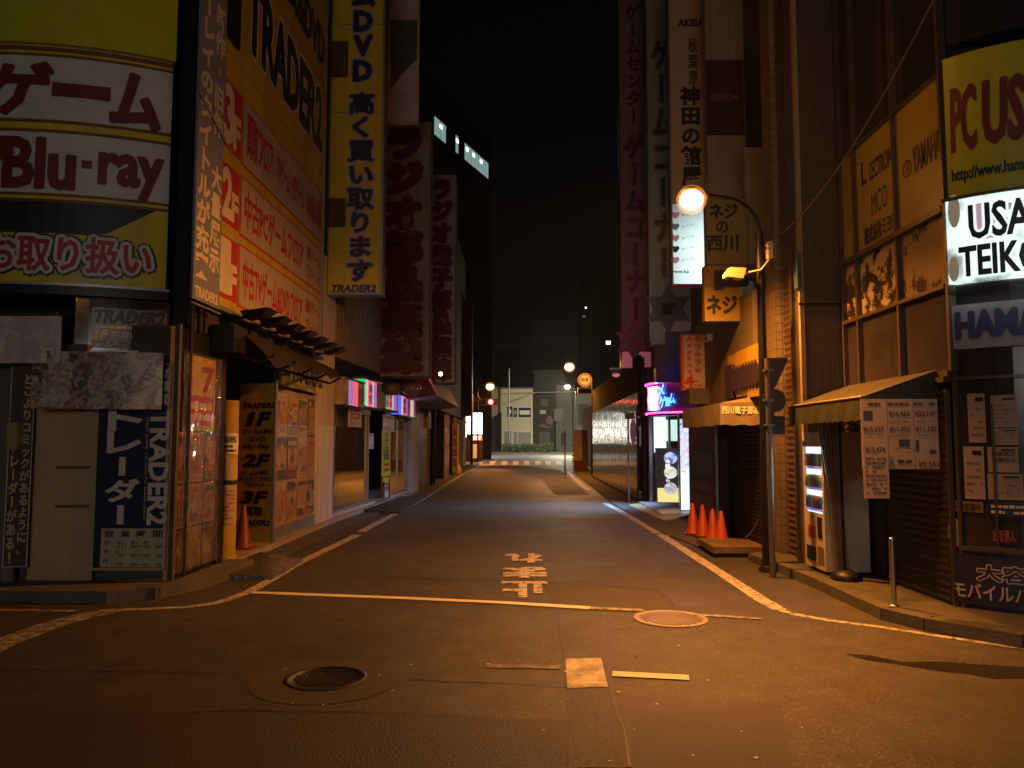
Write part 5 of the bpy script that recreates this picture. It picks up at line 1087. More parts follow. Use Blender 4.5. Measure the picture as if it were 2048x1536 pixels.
t = thing('name_band', 'curved white band sign reading HAMADA below the glowing sign', 'sign', CG.p(0, 2.5, 0)); mb = MB(); mb.slab(CG, Le+.03, Re, cgz(694), cgz(604), -.04, .03, mat('grey_white_band', (.32, .31, .32), .4, dirt=.3)); build(mb, 'panel', t)
mb = MB(); ct('HAMADA', 1899, 2100, 619, 671, mat('slate_blue_ink', (.035, .045, .13), .45), n=.034, off=.07, ub=0, f=1.62); build(mb, 'lettering', t)
# notices inside the rounded window
rg = random.Random(12); spots = [(1933, 1968, 787, 885, '黒'), (1980, 2034, 790, 855, ''), (1982, 2036, 857, 890, ''), (1925, 1966, 893, 998, ''), (1974, 2036, 894, 945, ''), (1974, 2046, 948, 1000, '')]
lbl = ('pale notice with black bars, left in the rounded window', 'pale notice with a black header, upper right of the rounded window', 'short notice under the black headed one in the rounded window', 'plain beige sheet, lower left in the rounded window', 'pale notice with two rows of characters in the rounded window', 'pinkish notice just over the navy strip of the rounded window')
NP = mat('tan_notice', (.42, .32, .24), .45, dirt=.25)
for i, (xa, xb, ya, yb, _) in enumerate(spots):
    a, b, c, d = CG.rect(xa, xb, ya, yb, at=(xa+xb)/2); mb = MB(); mb.slab(CG, a, b, c, d, -.02, -.014, NP); mb.slab(CG, a+(b-a)*.45, b-(b-a)*.1, d-(d-c)*.16, d-(d-c)*.08, -.012, -.01, BLK)
    if i == 4: mb.text(CG, '取扱店舗', a+.03, b-.02, c+(d-c)*.65, c+(d-c)*.82, -.01, IK); mb.text(CG, '在庫処分', a+.03, b-.02, c+(d-c)*.4, c+(d-c)*.58, -.01, IK)
    else: mb.scrawl(CG, a+.02, b-.02, c+(d-c)*.1, c+(d-c)*.75, -.01, mat('tan_ink', (.25, .15, .1), .5), 5, .6, .35, rg)
    build(mb, 'notice', label=lbl[i], cat='notice', group='notices in the rounded window')
mb = MB(); a, b, c, d = CG.rect(1976, 2046, 1003, 1035, at=2010); mb.slab(CG, a, b+.8, c, d, -.02, -.014, NAVY); mb.scrawl(CG, a+.02, b+.5, c+.02, d-.02, -.01, PAPER, 2, .8, .6, rg)
a, b, c, d = CG.rect(1900, 1965, 1003, 1024, at=1930); mb.slab(CG, a, b, c, d, -.02, -.014, mat('orange_brown_strip', (.3, .14, .06), .5)); mb.text(CG, '人情営業中', a+.02, b-.02, c+.01, d-.01, -.01, IK)
u, v = CG.hit(1908, 1065); mb.ell(CG, u, v, .06, .14, -.012, mat('pale_sticker', (.32, .28, .26), .5)); a, b, c, d = CG.rect(1985, 2030, 1060, 1085, at=2010); mb.text(CG, '出版個人', a, b, c, d, -.012, mat('dull_red_letters', (.45, .12, .07), .5)); mb.text(CG, '少量即納品', a-.02, b+.1, c-.13, c-.04, -.012, GREYL)
build(mb, 'window_sticker_strip', label='navy strip and stickers across the lower rounded window', cat='window stickers')
t = thing('mobile_banner', 'navy skirt banner reading 大容量モバイルバッテリー on the right corner', 'banner', CG.p(-.5, .15, 0)); mb = MB(); a = CG.hit(1900, 1150)[0]; mb.slab(CG, a, Re, .14, .58, .0, .012, mat('navy_banner', (.022, .02, .07), .45, dirt=.4)); build(mb, 'cloth', t)
mb = MB(); mb.text(CG, '大容量', CG.hit(1955, 1150)[0], CG.hit(1955, 1150)[0]+(uc-CG.hit(1955, 1150)[0])*1.13, CG.hit(2000, 1164)[1], CG.hit(2000, 1132)[1], .014, NAVY, off=.02, outl=.012, om=CREAM); mb.text(CG, 'モバイルバッテリー', CG.hit(1909, 1180)[0], CG.hit(1909, 1180)[0]+(uc-CG.hit(1909, 1180)[0])*1.5, CG.hit(1990, 1203)[1], CG.hit(1990, 1170)[1], .016, CREAM, off=.02); build(mb, 'lettering', t)
# dark shutters between
t = thing('roller_shutter', 'dark roller shutters under the green awning on the right', 'shutter', (3.95, 8, .1)); FSH = Fr((3.98, 0, 0), (0, -1, 0)); us = FSH.hit(1770, 1000)[0]
build(shutter(FSH, -9.55, us-.02, .1, 2.1, -.0, SHUTD, .07), 'shutter_curtain', t); build(shutter(FSH, us+.02, -7.27, .1, 2.1, -.0, SHUTD, .07), 'shutter_curtain', t); build(MB().slab(FSH, us-.02, us+.02, .1, 2.1, -.02, .03, BLKM), 'guide_rail', t); build(MB().slab(FSH, -7.27, -7.24, .1, 2.1, -.02, .02, MUL), 'guide_rail', t)
# green awning
GRN = mat('green_awning_cloth', (.022, .032, .027), .6, dirt=.3); GRT = mat('awning_top', (.06, .055, .05), .65, dirt=.35)
t = thing('green_awning', 'green awning with a tan sloping top over the vending machine', 'awning', (3.6, 8.5, 1.9)); ax = 3.26; ya, yb = 7.42, 9.46
zb_ = 1.6+43/1538*7.42; zt_ = zb_+.23
mb = MB(); mb.add([(ax, ya, zt_), (4.0, ya, zt_+.26), (4.0, yb, zt_+.26), (ax, yb, zt_)], [(0, 1, 2, 3)], GRT); mb.add([(ax, ya, zt_-.02), (4.0, ya, zt_+.24), (4.0, yb, zt_+.24), (ax, yb, zt_-.02)], [(0, 1, 2, 3)], GRN); build(mb, 'top_sheet', t)
mb = MB(); vs = []; K = 30
for i in range(K+1): y = ya+(yb-ya)*i/K; vs += [(ax, y, zt_-.01), (ax-.015+.008*math.sin(i*1.3), y, zb_+(.012 if i % 2 else 0))]
mb.add(vs, [(2*i, 2*i+1, 2*i+3, 2*i+2) for i in range(K)], GRN); mb.add([(ax, ya, zt_-.01), (ax, ya, zb_), (3.99, ya, zb_), (3.99, ya, zt_+.25)], [(0, 1, 2, 3)], GRN)
y_ = 9.25; mb.box((ax-.03, y_, zb_-.02), (ax-.018, y_+.12, zt_), BLKM); build(mb, 'valance', t); mb = MB(); mb.tube([(ax, ya, zt_), (ax, yb, zt_)], .014, GALV, 6); mb.tube([(ax+.02, 8.6, zt_), (3.97, 8.6, 1.7)], .012, GALV, 6); build(mb, 'frame', t)
# price boards hung from the awning end
FPB = Fr((0, 7.36, 0), (1, 0, 0)); h = FPB.hit
t = thing('price_board', 'large clear-wrapped sheet of yen prices hanging from the green awning', 'price board', FPB.p(*h(1796, 938), 0)); a, b, c, d = FPB.rect(1720, 1873, 798, 938); PB = mat('peach_price_paper', (.55, .42, .32), .4, dirt=.15, coat=.5)
mb = MB(); mb.slab(FPB, a, b, c, d, 0, .008, PB); BR = mat('brown_price_ink', (.16, .06, .04), .5); build(mb, 'sheet', t); mb = MB(); W = b-a; Hh = d-c; rg = random.Random(2); q = .012
for i, (x, y, st) in enumerate(((.02, .52, '15,537'), (.36, .52, '11,093'), (.70, .52, '11,130'), (.36, .74, '16,463'), (.70, .74, '23,147'), (.72, .02, '9,243'))): mb.text(FPB, '¥'+st, a+W*x, a+W*(x+.27), c+Hh*y, c+Hh*(y+.09), q, BR, off=.02)
for x, y in ((.02, .9), (.35, .9), (.69, .9)): mb.scrawl(FPB, a+W*x, a+W*(x+.28), c+Hh*y, c+Hh*(y+.06), q, BR, 1, .9, .7, rg)
for x, y, w_, h_ in ((.03, .7, .12, .13), (.48, .32, .14, .1), (.46, .08, .08, .05), (.56, .08, .08, .05), (.70, .25, .04, .16), (.88, .22, .08, .05)): mb.slab(FPB, a+W*x, a+W*(x+w_), c+Hh*y, c+Hh*(y+h_), .008, .011, mat('slate_print', (.08, .08, .12), .4))
for x, y in ((.02, .47), (.36, .46), (.7, .46), (.4, .27), (.4, .02), (.36, .66), (.7, .66)): mb.scrawl(FPB, a+W*x, a+W*(x+.26), c+Hh*y, c+Hh*(y+.035), q, mat('tan_ink2', (.28, .16, .11), .5), 1, .8, .5, rg)
for x in (.34, .68): mb.slab(FPB, a+W*x, a+W*x+.003, c, d, .008, .010, BR)
build(mb, 'price_print', t)
t = thing('price_sheet', 'narrow price sheet hanging below the large price board', 'price sheet', FPB.p(*h(1745, 997), 0)); a, b, c, d = FPB.rect(1721, 1771, 885, 996); FP2 = Fr((0, 7.32, 0), (1, 0, 0)); mb = MB(); mb.slab(FP2, a, b, c, d+.04, 0, .006, PB); mb.text(FP2, '¥15,474', a+.02, b-.03, d-.10, d-.04, .009, BR); mb.scrawl(FP2, a+.02, b-.02, c+.03, d-.13, .009, BR, 9, .8, .45, rg); build(mb, 'sheet', t)
# vending machine
t = thing('vending_machine', 'white drinks vending machine with lit shelves under the green awning', 'vending machine', (3.7, 9.2, .1))
vx0, vx1, vy0, vy1 = 3.43, 3.93, 8.87, 9.5; VW = mat('vending_white', (.55, .50, .43), .4, dirt=.25)
mb = MB(); mb.box((vx0+.03, vy0, .14), (vx1, vy1, 1.72), VW); mb.box((vx0+.06, vy0+.04, .1), (vx1-.04, vy1-.04, .14), BLKM); build(mb, 'body', t); FV = Fr((vx0+.03, 0, 0), (0, -1, 0)); mb = MB()
mb.slab(FV, -vy1, -vy0, .14, .78, 0, .03, VW); mb.slab(FV, -vy1, -vy1+.05, .78, 1.62, 0, .03, VW); mb.slab(FV, -vy0-.05, -vy0, .78, 1.62, 0, .03, VW); mb.slab(FV, -vy1, -vy0, 1.55, 1.72, 0, .03, VW); mb.slab(FV, -vy1+.08, -vy1+.34, .22, .38, .03, .04, BLKM); mb.slab(FV, -vy1+.12, -vy1+.36, .48, .62, .03, .036, mat('red_sticker', (.45, .06, .04), .4)); mb.slab(FV, -vy0-.2, -vy0-.08, .5, .74, .03, .04, BLKM); mb.slab(FV, -vy0-.22, -vy0-.05, .2, .4, .03, .034, GREYL); build(mb, 'door', t)
mb = MB(); mb.slab(FV, -vy1+.05, -vy0-.05, .78, 1.55, -.0, .006, emis('shelf_light', (.62, .82, 1.0), 1.5)); build(mb, 'lit_panel', t); mb = MB()
for r_ in range(3):
    z = .83+r_*.245; mb.slab(FV, -vy1+.05, -vy0-.05, z-.03, z, .006, .03, emis('shelf_blue', (.15, .2, .7), .5)); 
    for k in range(7):
        y = vy0+.10+k*.072; cn = MB(); cn.lathe(FV.p(-y, z, .018), [(.001, 0), (.024, .002), (.024, .12), (.014, .15), (.001, .152)], [mat('can_teal', (.05, .3, .3), .3), mat('can_red', (.4, .05, .04), .3), mat('can_cream', (.5, .45, .3), .3), mat('can_blue', (.05, .1, .4), .3), mat('can_green', (.08, .3, .1), .3)][(k*3+r_*2) % 5], 10); build(cn, 'drink_sample', t)
build(mb, 'shelf', t)
lamp('AREA', 'shelf_glow', FV.p(-(vy0+vy1)/2, 1.2, .05), 2.2, (.75, .88, 1), t, rad=.45, sy=.6, aim=(-1, 0, 0))
# tarp curtain
t = thing('plastic_tarp', 'gathered cloudy plastic tarp hanging beside the vending machine', 'tarp', (3.6, 8.75, .1)); mb = MB(); K = 26; L = 10; vs = []; TP = mat('cloudy_tarp', (.16, .13, .10), .3, dirt=.3, alpha=.93, coat=.5)
for i in range(K+1):
    for j in range(L+1):
        s = j/L; wd = .17*(.35+.65*s**2) if s > .3 else .17*(.5); x = 3.53+wd*(i/K-.5)*1.5+(.02*(1-s)); vs.append((x-.09*s, 8.7+.035*math.sin(i*1.5)+.02*math.sin(i*3.1), .18+1.62*s))
mb.add(vs, [(i*(L+1)+j, (i+1)*(L+1)+j, (i+1)*(L+1)+j+1, i*(L+1)+j+1) for i in range(K) for j in range(L)], TP, True); build(mb, 'sheet', t); mb = MB(); mb.lathe((3.55, 8.62, .1), [(.16, 0), (.17, .04), (.1, .09), (.03, .11)], BLK, 18); mb.tube([(3.55, 8.66, .12), (3.55, 8.66, 1.85)], .014, BLKM); build(mb, 'weighted_stand', t)
p = onG(1788, 1212, .1); t = thing('bollard', 'thin stainless bollard on the right pavement corner', 'bollard', p); mb = MB(); mb.tube([p, p+Vector((0, 0, .60))], .026, STEEL, 16); mb.ball(p+Vector((0, 0, .60)), .026, STEEL); build(mb, 'post', t); build(MB().lathe(p, [(.05, 0), (.05, .008), (.03, .015)], STEEL), 'base_plate', t)

# lamp pole fittings, sign post, cable
t = thing('traffic_sign_post', 'grey sign post seen from behind with triangle, disc and square plates', 'traffic sign', onG(1546, 1155)); b0 = onG(1546, 1155); SGN = mat('sign_back_grey', (.09, .085, .075), .5, metal=.3, dirt=.3)
f = FY(b0.y-.05); h = f.hit; mb = MB(); zt = h(1546, 716)[1]; mb.tube([b0, b0+Vector((0, 0, zt))], .036, mat('grey_post', (.2, .18, .15), .4, metal=.4, dirt=.3), 14); build(mb, 'post', t)
fb = FY(b0.y+.05); mb = MB(); hh = fb.hit; mb.prism(fb, [hh(1521, 719), hh(1524, 716), hh(1573, 716), hh(1576, 719), hh(1551, 774), hh(1547, 774)], -.004, .004, SGN); build(mb, 'triangle_plate', t)
mb = MB(); u, v = hh(1548, 801); mb.prism(fb, [(u+.145*math.cos(k*math.pi/14), v+.145*math.sin(k*math.pi/14)) for k in range(28)], -.004, .004, SGN); build(mb, 'round_plate', t); mb = MB(); a, b, c, d = fb.rect(1525, 1569, 832, 869); mb.slab(fb, a, b, c, d, -.004, .004, mat('black_sign_back', (.035, .035, .03), .5)); build(mb, 'square_plate', t)
for y in (740, 800, 850): z = h(1546, y)[1]; build(MB().box((b0.x-.05, b0.y-.045, z-.012), (b0.x+.05, b0.y+.048, z+.012), GALV), 'clamp', t)
t = thing('security_camera', 'cream security camera box on an arm from the lamp pole', 'camera', (pb.x-.3, pb.y, 3.5)); f = FY(pb.y-.05); h = f.hit; CMM = mat('cream_metal', (.62, .52, .34), .4, dirt=.15)
a, b, c, d = f.rect(1449, 1490, 541, 558); mb = MB(); mb.prism(f, [(a, c+.02), (b-.04, c), (b-.02, c+.05), (b, d+.02), (a+.06, d+.03), (a, d-.04)], -.10, .06, CMM); build(mb, 'housing', t); u, v = h(1462, 562); build(MB().ball(f.p(u, v, 0), .035, BLK), 'lens', t)
mb = MB(); mb.tube([f.p(*h(1485, 548)), f.p(*h(1522, 540)), f.p(*h(1538, 520))], .014, CMM, 8); build(mb, 'arm', t)
t = thing('junction_box', 'narrow cream junction box strapped high on the lamp pole', 'junction box', (pb.x, pb.y, 3.7)); mb = MB(); a, b, c, d = f.rect(1532, 1538, 487, 520); mb.slab(f, a-.01, b+.01, c, d, .02, .12, CMM); mb.slab(f, a, b+.06, c+.03, c+.05, -.05, .04, GALV); mb.slab(f, a, b+.06, d-.05, d-.03, -.05, .04, GALV); build(mb, 'box', t)
A_, B_ = f.p(*h(1560, 470)), CO+ray(1866, 2)*7.2; mb = MB(); n_ = 60; pts = []
for i in range(n_+1): s = i/n_; q = A_.lerp(B_, s); q.z -= .22*4*s*(1-s); pts.append(q)
pts = [CO+ray(1866, 2)*7.2+Vector((.6, -.6, .9))]+pts[::-1]; pts[0].z -= 0
mb.tube(pts, .007, mat('pale_rope', (.22, .19, .17), .7, dirt=.5, scale=60), 6); build(mb, 'overhead_cable', label='pale twisted cable rising from the lamp pole to the upper right', cat='cable')

# ================================================================ RIGHT: canopy shop (西川電子部品)
WX = 3.3; FW = Fr((WX, 0, 0), (0, -1, 0)); FCN = Fr((0, 10.9, 0), (1, 0, 0)); TAN = mat('tan_render_wall', (.13, .11, .08), .7, dirt=.3, streak=True)
t = thing('parts_shop_building', 'narrow tan shop building with a cream canopy beside the arcade', 'building', (3.6, 12, 0))
mb = MB(); mb.box((WX, 10.95, 2.1), (9, 14.6, 3.75), TAN); mb.box((4.1, 11.5, 3.75), (9, 14.6, 20), DARK); mb.box((WX-.01, 10.95, 3.75), (9, 14.6, 3.8), CONCD); mb.box((3.45, 10.95, 0), (9, 12.9, 2.1), BLK); mb.box((3.2, 12.9, 0), (9, 14.9, 2.1), mat('dark_poster_wall', (.06, .03, .022), .6, dirt=.4)); build(mb, 'wall', t)
mb = MB(); mb.box((3.55, 11.0, 3.8), (4.6, 11.1, 20), mat('grey_green_panel', (.11, .11, .09), .5, dirt=.3)); build(mb, 'upper_panel', t)
fq = Fr((3.44, 12.88, 0), (-.0, -1, 0)); build(shutter(Fr((3.42, 0, 0), (0, -1, 0)), -12.88, -10.97, .02, 2.0, 0, mat('black_grille', (.012, .011, .01), .5, metal=.3), .06), 'shutter', t)
mb = MB(); f14 = Fr((3.2, 0, 0), (0, -1, 0)); 
for (za, zb2, m, w_, ik) in ((1.0, 1.45, mat('dim_dark_poster', (.05, .04, .03), .5), None, None), (.72, .92, mat('dim_orange_board', (.16, .06, .02), .5), '4号店', mat('dull_gold', (.3, .16, .06), .5)), (.35, .7, MC['dim_orange_board'], '買取', MC['dull_gold'])):
    mb.slab(f14, -14.7, -13.0, za, zb2, 0, .02, m)
    if w_: mb.text(f14, w_, -14.4, -13.2, za+.04, zb2-.04, .024, ik, off=.02)
build(mb, 'poster_board', t); build(MB().tube([(3.22, 12.85, .02), (3.22, 12.85, 2.0)], .04, GALV, 10), 'corner_post', t)
t = thing('cream_canopy', 'cream canvas canopy lettered 西川電子部品', 'canopy', (3.1, 12, 1.85)); z0, z1 = FCN.hit(1435, 850)[1], FCN.hit(1435, 806)[1]; x0 = 2.79; yb = 13.45
CV = mat('cream_canvas', (.2, .175, .135), .7, dirt=.15, bump=.15, bscale=6); mb = MB(); vs = []; K = 10
for i in range(K+1): x = x0+(3.46-x0)*i/K; vs += [(x, 10.9, z1+.02*i/K), (x, 10.9-.008*math.sin(i), (z0+z1)/2-.03), (x, 10.895, z0+.01*math.sin(i*1.7))]
mb.add(vs, [(3*i+j, 3*i+3+j, 3*i+4+j, 3*i+1+j) for i in range(K) for j in range(2)], CV); vs = []
for i in range(K+1): y = 10.9+(yb-10.9)*i/K; vs += [(x0, y, z1-.0), (x0-.006*math.sin(i*2), y, (z0+z1)/2), (x0, y, z0+.01*math.sin(i*2.1))]
mb.add(vs, [(3*i+j, 3*i+3+j, 3*i+4+j, 3*i+1+j) for i in range(K) for j in range(2)], CV); mb.add([(x0, 10.9, z1), (3.46, 10.9, z1+.02), (3.3, 10.97, z1+.1), (3.3, yb, z1+.1), (x0, yb, z1)], [(0, 1, 2, 3, 4)], CV); build(mb, 'canvas', t)
mb = MB(); mb.text(FCN, '西川電子部品', FCN.hit(1443, 820)[0], FCN.hit(1519, 820)[0], FCN.hit(1480, 828)[1], FCN.hit(1480, 812)[1], .012, mat('pale_yellow_letters', (.9, .88, .65), .5), off=.035); build(mb, 'lettering', t)
mb = MB(); mb.tube([(x0+.02, 10.93, z1-.01), (x0+.02, yb, z1-.01)], .014, GALV, 6); mb.tube([(x0+.02, 11.2, z1-.02), (3.3, 11.2, z1-.1)], .012, GALV, 6); build(mb, 'frame', t)
# 3D screw sign
SY = mat('yellow_screw_board', (.42, .28, .015), .4, dirt=.15); SCREW = mat('screw_purple', (.035, .02, .04), .4)
FW0 = FW; FW = Fr((3.26, 0, 0), (0, -1, 0))
t = thing('screw_sign', 'stepped yellow wall sign with a raised dark screw', 'sign', FW.p(FW.hit(1490, 800)[0], 2.3, 0)); W_ = FW.hit
mb = MB(); 
for xa, xb, ya, yb2, n_ in ((1456, 1474, 714, 795, .0), (1474, 1499, 705, 795, .02), (1499, 1521, 695, 796, .04)): mb.slab(FW, W_(xa, 750)[0], W_(xb, 750)[0], W_(xa, yb2)[1], W_(xa, ya)[1], -.04, n_, SY)
build(mb, 'board', t); mb = MB(); ua, ub = W_(1470, 750)[0], W_(1523, 750)[0]; vc = W_(1490, 755)[1]
mb.slab(FW, W_(1457, 750)[0], W_(1470, 750)[0], vc-.27, vc+.25, .0, .06, SCREW); mb.slab(FW, ua, ub, vc-.13, vc+.13, .04, .05, SCREW)
for i in range(9): a = ua+(ub-ua)*i/9; b = ua+(ub-ua)*(i+1)/9; mb.prism(FW, [(a, vc-.13), ((a+b)/2, vc-.2), (b, vc-.13), (b, vc+.13), ((a+b)/2, vc+.2), (a, vc+.13)], .05, .065, SCREW)
build(mb, 'screw', t); FW = FW0
# wall sign ネジ
t = thing('small_blade_sign', 'small yellow blade sign reading ネジ with a bolt picture', 'sign', (3.1, 11.6, 3.4)); f = FY(11.6); h = f.hit; a, b, c, d = f.rect(1408, 1482, 532, 640, at=1445)
mb = MB(); mb.slab(f, a, b, c, d, -.16, 0, mat('small_yellow_panel', (.30, .2, .015), .4, dirt=.2)); mb.slab(f, b-.02, b+.01, c-.01, d, -.17, .01, GALV); mb.slab(f, a, b, c-.015, c, -.17, .01, GALV); mb.slab(f, a, b, d-.33, d, 0, .004, mat('brown_sheet', (.20, .13, .04), .5)); build(mb, 'panel', t)
mb = MB(); mb.text(f, 'ネジ', h(1413, 610)[0], h(1474, 610)[0], h(1445, 627)[1], h(1445, 592)[1], .006, BLK, off=.05); mb.slab(f, h(1417, 0)[0], h(1434, 0)[0], h(1425, 580)[1], h(1425, 541)[1], .004, .03, BLK); mb.slab(f, h(1434, 0)[0], h(1480, 0)[0], h(1425, 573)[1], h(1425, 549)[1], .004, .02, BLKM)
for i in range(10): u = h(1437+i*4.2, 560)[0]; mb.slab(f, u, u+.012, h(1425, 575)[1], h(1425, 547)[1], .02, .026, BLK)
build(mb, 'lettering', t)
t = thing('large_wall_sign', 'dim olive sign reading ネジの西川 behind the bright lamp', 'sign', (3.4, 12.6, 4.5)); f = FY(12.6); h = f.hit; a, b, c, d = f.rect(1412, 1494, 398, 527, at=1450); mb = MB(); mb.slab(f, a, b, c, d, -.2, 0, mat('olive_sheet', (.22, .2, .07), .5, dirt=.2)); mb.slab(f, h(1494, 460)[0], h(1536, 460)[0], c, d+.9, -.2, -.05, mat('grey_green_sheet', (.26, .28, .24), .5)); mb.slab(f, a, h(1536, 460)[0], c-.25, c, -.2, .0, mat('brown_fascia', (.12, .08, .05), .5)); build(mb, 'panel', t)
mb = MB(); mb.text(f, 'ネジ', h(1420, 460)[0], h(1476, 460)[0], h(1450, 437)[1], h(1450, 408)[1], .004, BLK, off=.04); mb.text(f, 'の', h(1432, 460)[0], h(1457, 460)[0], h(1450, 466)[1], h(1450, 442)[1], .004, BLK, off=.03); mb.text(f, '西川', h(1413, 460)[0], h(1476, 460)[0], h(1450, 503)[1], h(1450, 471)[1], .004, BLK, off=.04); build(mb, 'lettering', t)
t = thing('dark_square_sign', 'unlit dark square sign faintly lettered DENON, high behind the tall sign', 'sign', (3.6, 13.4, 7)); f = FY(13.4); h = f.hit; mb = MB(); a, b, c, d = f.rect(1411, 1487, 8, 567, at=1450); mb.slab(f, a, b+.0, c, 14, -.3, -.06, mat('greige_board', (.30, .26, .21), .6, dirt=.3, streak=True)); a, b, c, d = f.rect(1413, 1486, 120, 268, at=1450); mb.slab(f, a, b, c, d, -.06, 0, mat('oxblood_sheet', (.05, .025, .025), .4)); build(mb, 'panel', t)
mb = MB(); mb.text(f, 'DENON', h(1422, 195)[0], h(1476, 195)[0], h(1450, 202)[1], h(1450, 188)[1], .004, mat('dull_letters', (.2, .14, .13), .5), off=.04); build(mb, 'lettering', t)
# glowing tall sign
t = thing('tall_light_sign', 'tall cream vertical sign glowing blue white at its foot with hearts', 'sign', (3.2, 15, 4.7)); f = FY(14.9); h = f.hit; a, b, zb0, zt0 = f.rect(1338, 1409, 10, 568, at=1373)
ztop = 12; mb = MB(); zl = h(1373, 408)[1]; mb.slab(f, a, b, zl, ztop, -.25, 0, mat('cream_light_panel', (.50, .40, .26), .4, dirt=.2)); mb.slab(f, a-.03, a, zb0-.03, ztop, -.26, .02, GALV); mb.slab(f, b, b+.03, zb0-.03, ztop, -.26, .02, GALV); mb.slab(f, a, b, zb0-.03, zb0, -.26, .02, RED); build(mb, 'panel', t)
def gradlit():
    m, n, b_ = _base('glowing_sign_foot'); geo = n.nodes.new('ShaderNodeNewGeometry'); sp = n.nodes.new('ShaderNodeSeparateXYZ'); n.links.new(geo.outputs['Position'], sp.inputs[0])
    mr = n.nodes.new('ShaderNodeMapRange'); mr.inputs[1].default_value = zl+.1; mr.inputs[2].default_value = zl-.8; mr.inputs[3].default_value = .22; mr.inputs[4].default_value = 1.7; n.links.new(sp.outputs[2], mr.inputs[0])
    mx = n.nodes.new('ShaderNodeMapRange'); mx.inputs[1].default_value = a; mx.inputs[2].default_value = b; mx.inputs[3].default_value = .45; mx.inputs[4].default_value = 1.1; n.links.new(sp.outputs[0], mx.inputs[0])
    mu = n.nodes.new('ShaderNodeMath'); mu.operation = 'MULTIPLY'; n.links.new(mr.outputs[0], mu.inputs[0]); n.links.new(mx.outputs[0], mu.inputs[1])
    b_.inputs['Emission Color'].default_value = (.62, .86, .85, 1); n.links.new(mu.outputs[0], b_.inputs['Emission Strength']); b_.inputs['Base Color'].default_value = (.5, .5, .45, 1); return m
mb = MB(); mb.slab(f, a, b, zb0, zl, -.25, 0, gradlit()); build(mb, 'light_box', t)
mb = MB(); hc = [emis('heart_pink', (.35, .12, .18), .5, (.3, .1, .15)), emis('heart_grey', (.08, .12, .13), .5, (.1, .1, .1)), emis('heart_red', (.45, .12, .18), .5), emis('heart_black', (.03, .03, .03), .3, (.02, .02, .02)), emis('heart_rose', (.4, .15, .22), .6)]
for i, y in enumerate((431, 454, 477, 499, 521)): u, v = h(1350, y); mb.text(f, '♥', u-.075, u+.085, v-.07, v+.07, .003, hc[i], off=.02); mb.text(f, ('リフレ', 'ネイル', 'エステ', 'カフェ', 'ヨガ')[i] if 0 else 'ネイル', u+.12, u+.38, v-.02, v+.07, .003, hc[3], off=.0, rot=.4)
mb.text(f, 'www.ka', h(1338, 543)[0]+.02, h(1378, 543)[0], h(1373, 546)[1], h(1373, 540)[1], .003, hc[3], off=.03)
mb.vtext(f, '秋葉原', h(1376, 100)[0], h(1395, 100)[0], h(1385, 172)[1], h(1385, 75)[1], .003, IK, off=.02); mb.text(f, 'AKIBA', h(1357, 100)[0], h(1414, 100)[0]-.06, h(1385, 53)[1], h(1385, 38)[1], .003, IK, off=.05)
mb.vtext(f, '神田の館屋', h(1362, 270)[0], h(1402, 270)[0], h(1382, 372)[1], h(1382, 172)[1], .003, IK, off=.05); build(mb, 'lettering', t)
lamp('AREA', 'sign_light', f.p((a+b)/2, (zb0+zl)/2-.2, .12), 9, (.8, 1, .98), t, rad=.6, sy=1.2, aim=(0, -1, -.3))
# red framed sign
t = thing('red_framed_sign', 'white blade sign with red border reading キラキラ Asobox 4', 'sign', (3.1, 14.2, 2.7)); f = FY(13.9); h = f.hit; a, b, c, d = f.rect(1362, 1415, 668, 780, at=1390)
mb = MB(); mb.slab(f, a, b, c, d, -.16, 0, RED); mb.slab(f, a+.045, b-.045, c+.04, d-.03, 0, .004, mat('warm_white_panel', (.38, .33, .26), .4, dirt=.15)); build(mb, 'panel', t)
mb = MB(); mb.vtext(f, 'キラキラ★', h(1387, 720)[0], h(1404, 720)[0], h(1390, 748)[1], h(1390, 671)[1], .006, RED, off=.05); mb.vtext(f, 'Asobox', h(1371, 720)[0], h(1387, 720)[0], h(1390, 748)[1], h(1390, 671)[1], .006, RED, off=.06); mb.text(f, '4', h(1369, 720)[0], h(1386, 720)[0], h(1390, 775)[1], h(1390, 750)[1], .006, RED, off=.06); mb.scrawl(f, h(1388, 720)[0], h(1405, 720)[0], h(1390, 775)[1], h(1390, 758)[1], .006, RED, 2, .7, .5); build(mb, 'lettering', t)
mb = MB(); a, b, c, d = FW.rect(1417, 1425, 672, 685); mb.slab(FW, a, b, c, d, 0, .08, WHT); mb.slab(FW, a+.05, b-.05, c+.04, d-.04, .08, .09, BLK); build(mb, 'meter_box', label='small white wall box beside the red framed sign', cat='box')
build(MB().box((2.95, 13.6, 2.28), (3.3, 14.1, 2.55), mat('dark_unit', (.07, .06, .05), .6, dirt=.4)), 'air_unit', label='dark air unit above the cream canopy', cat='air conditioner')

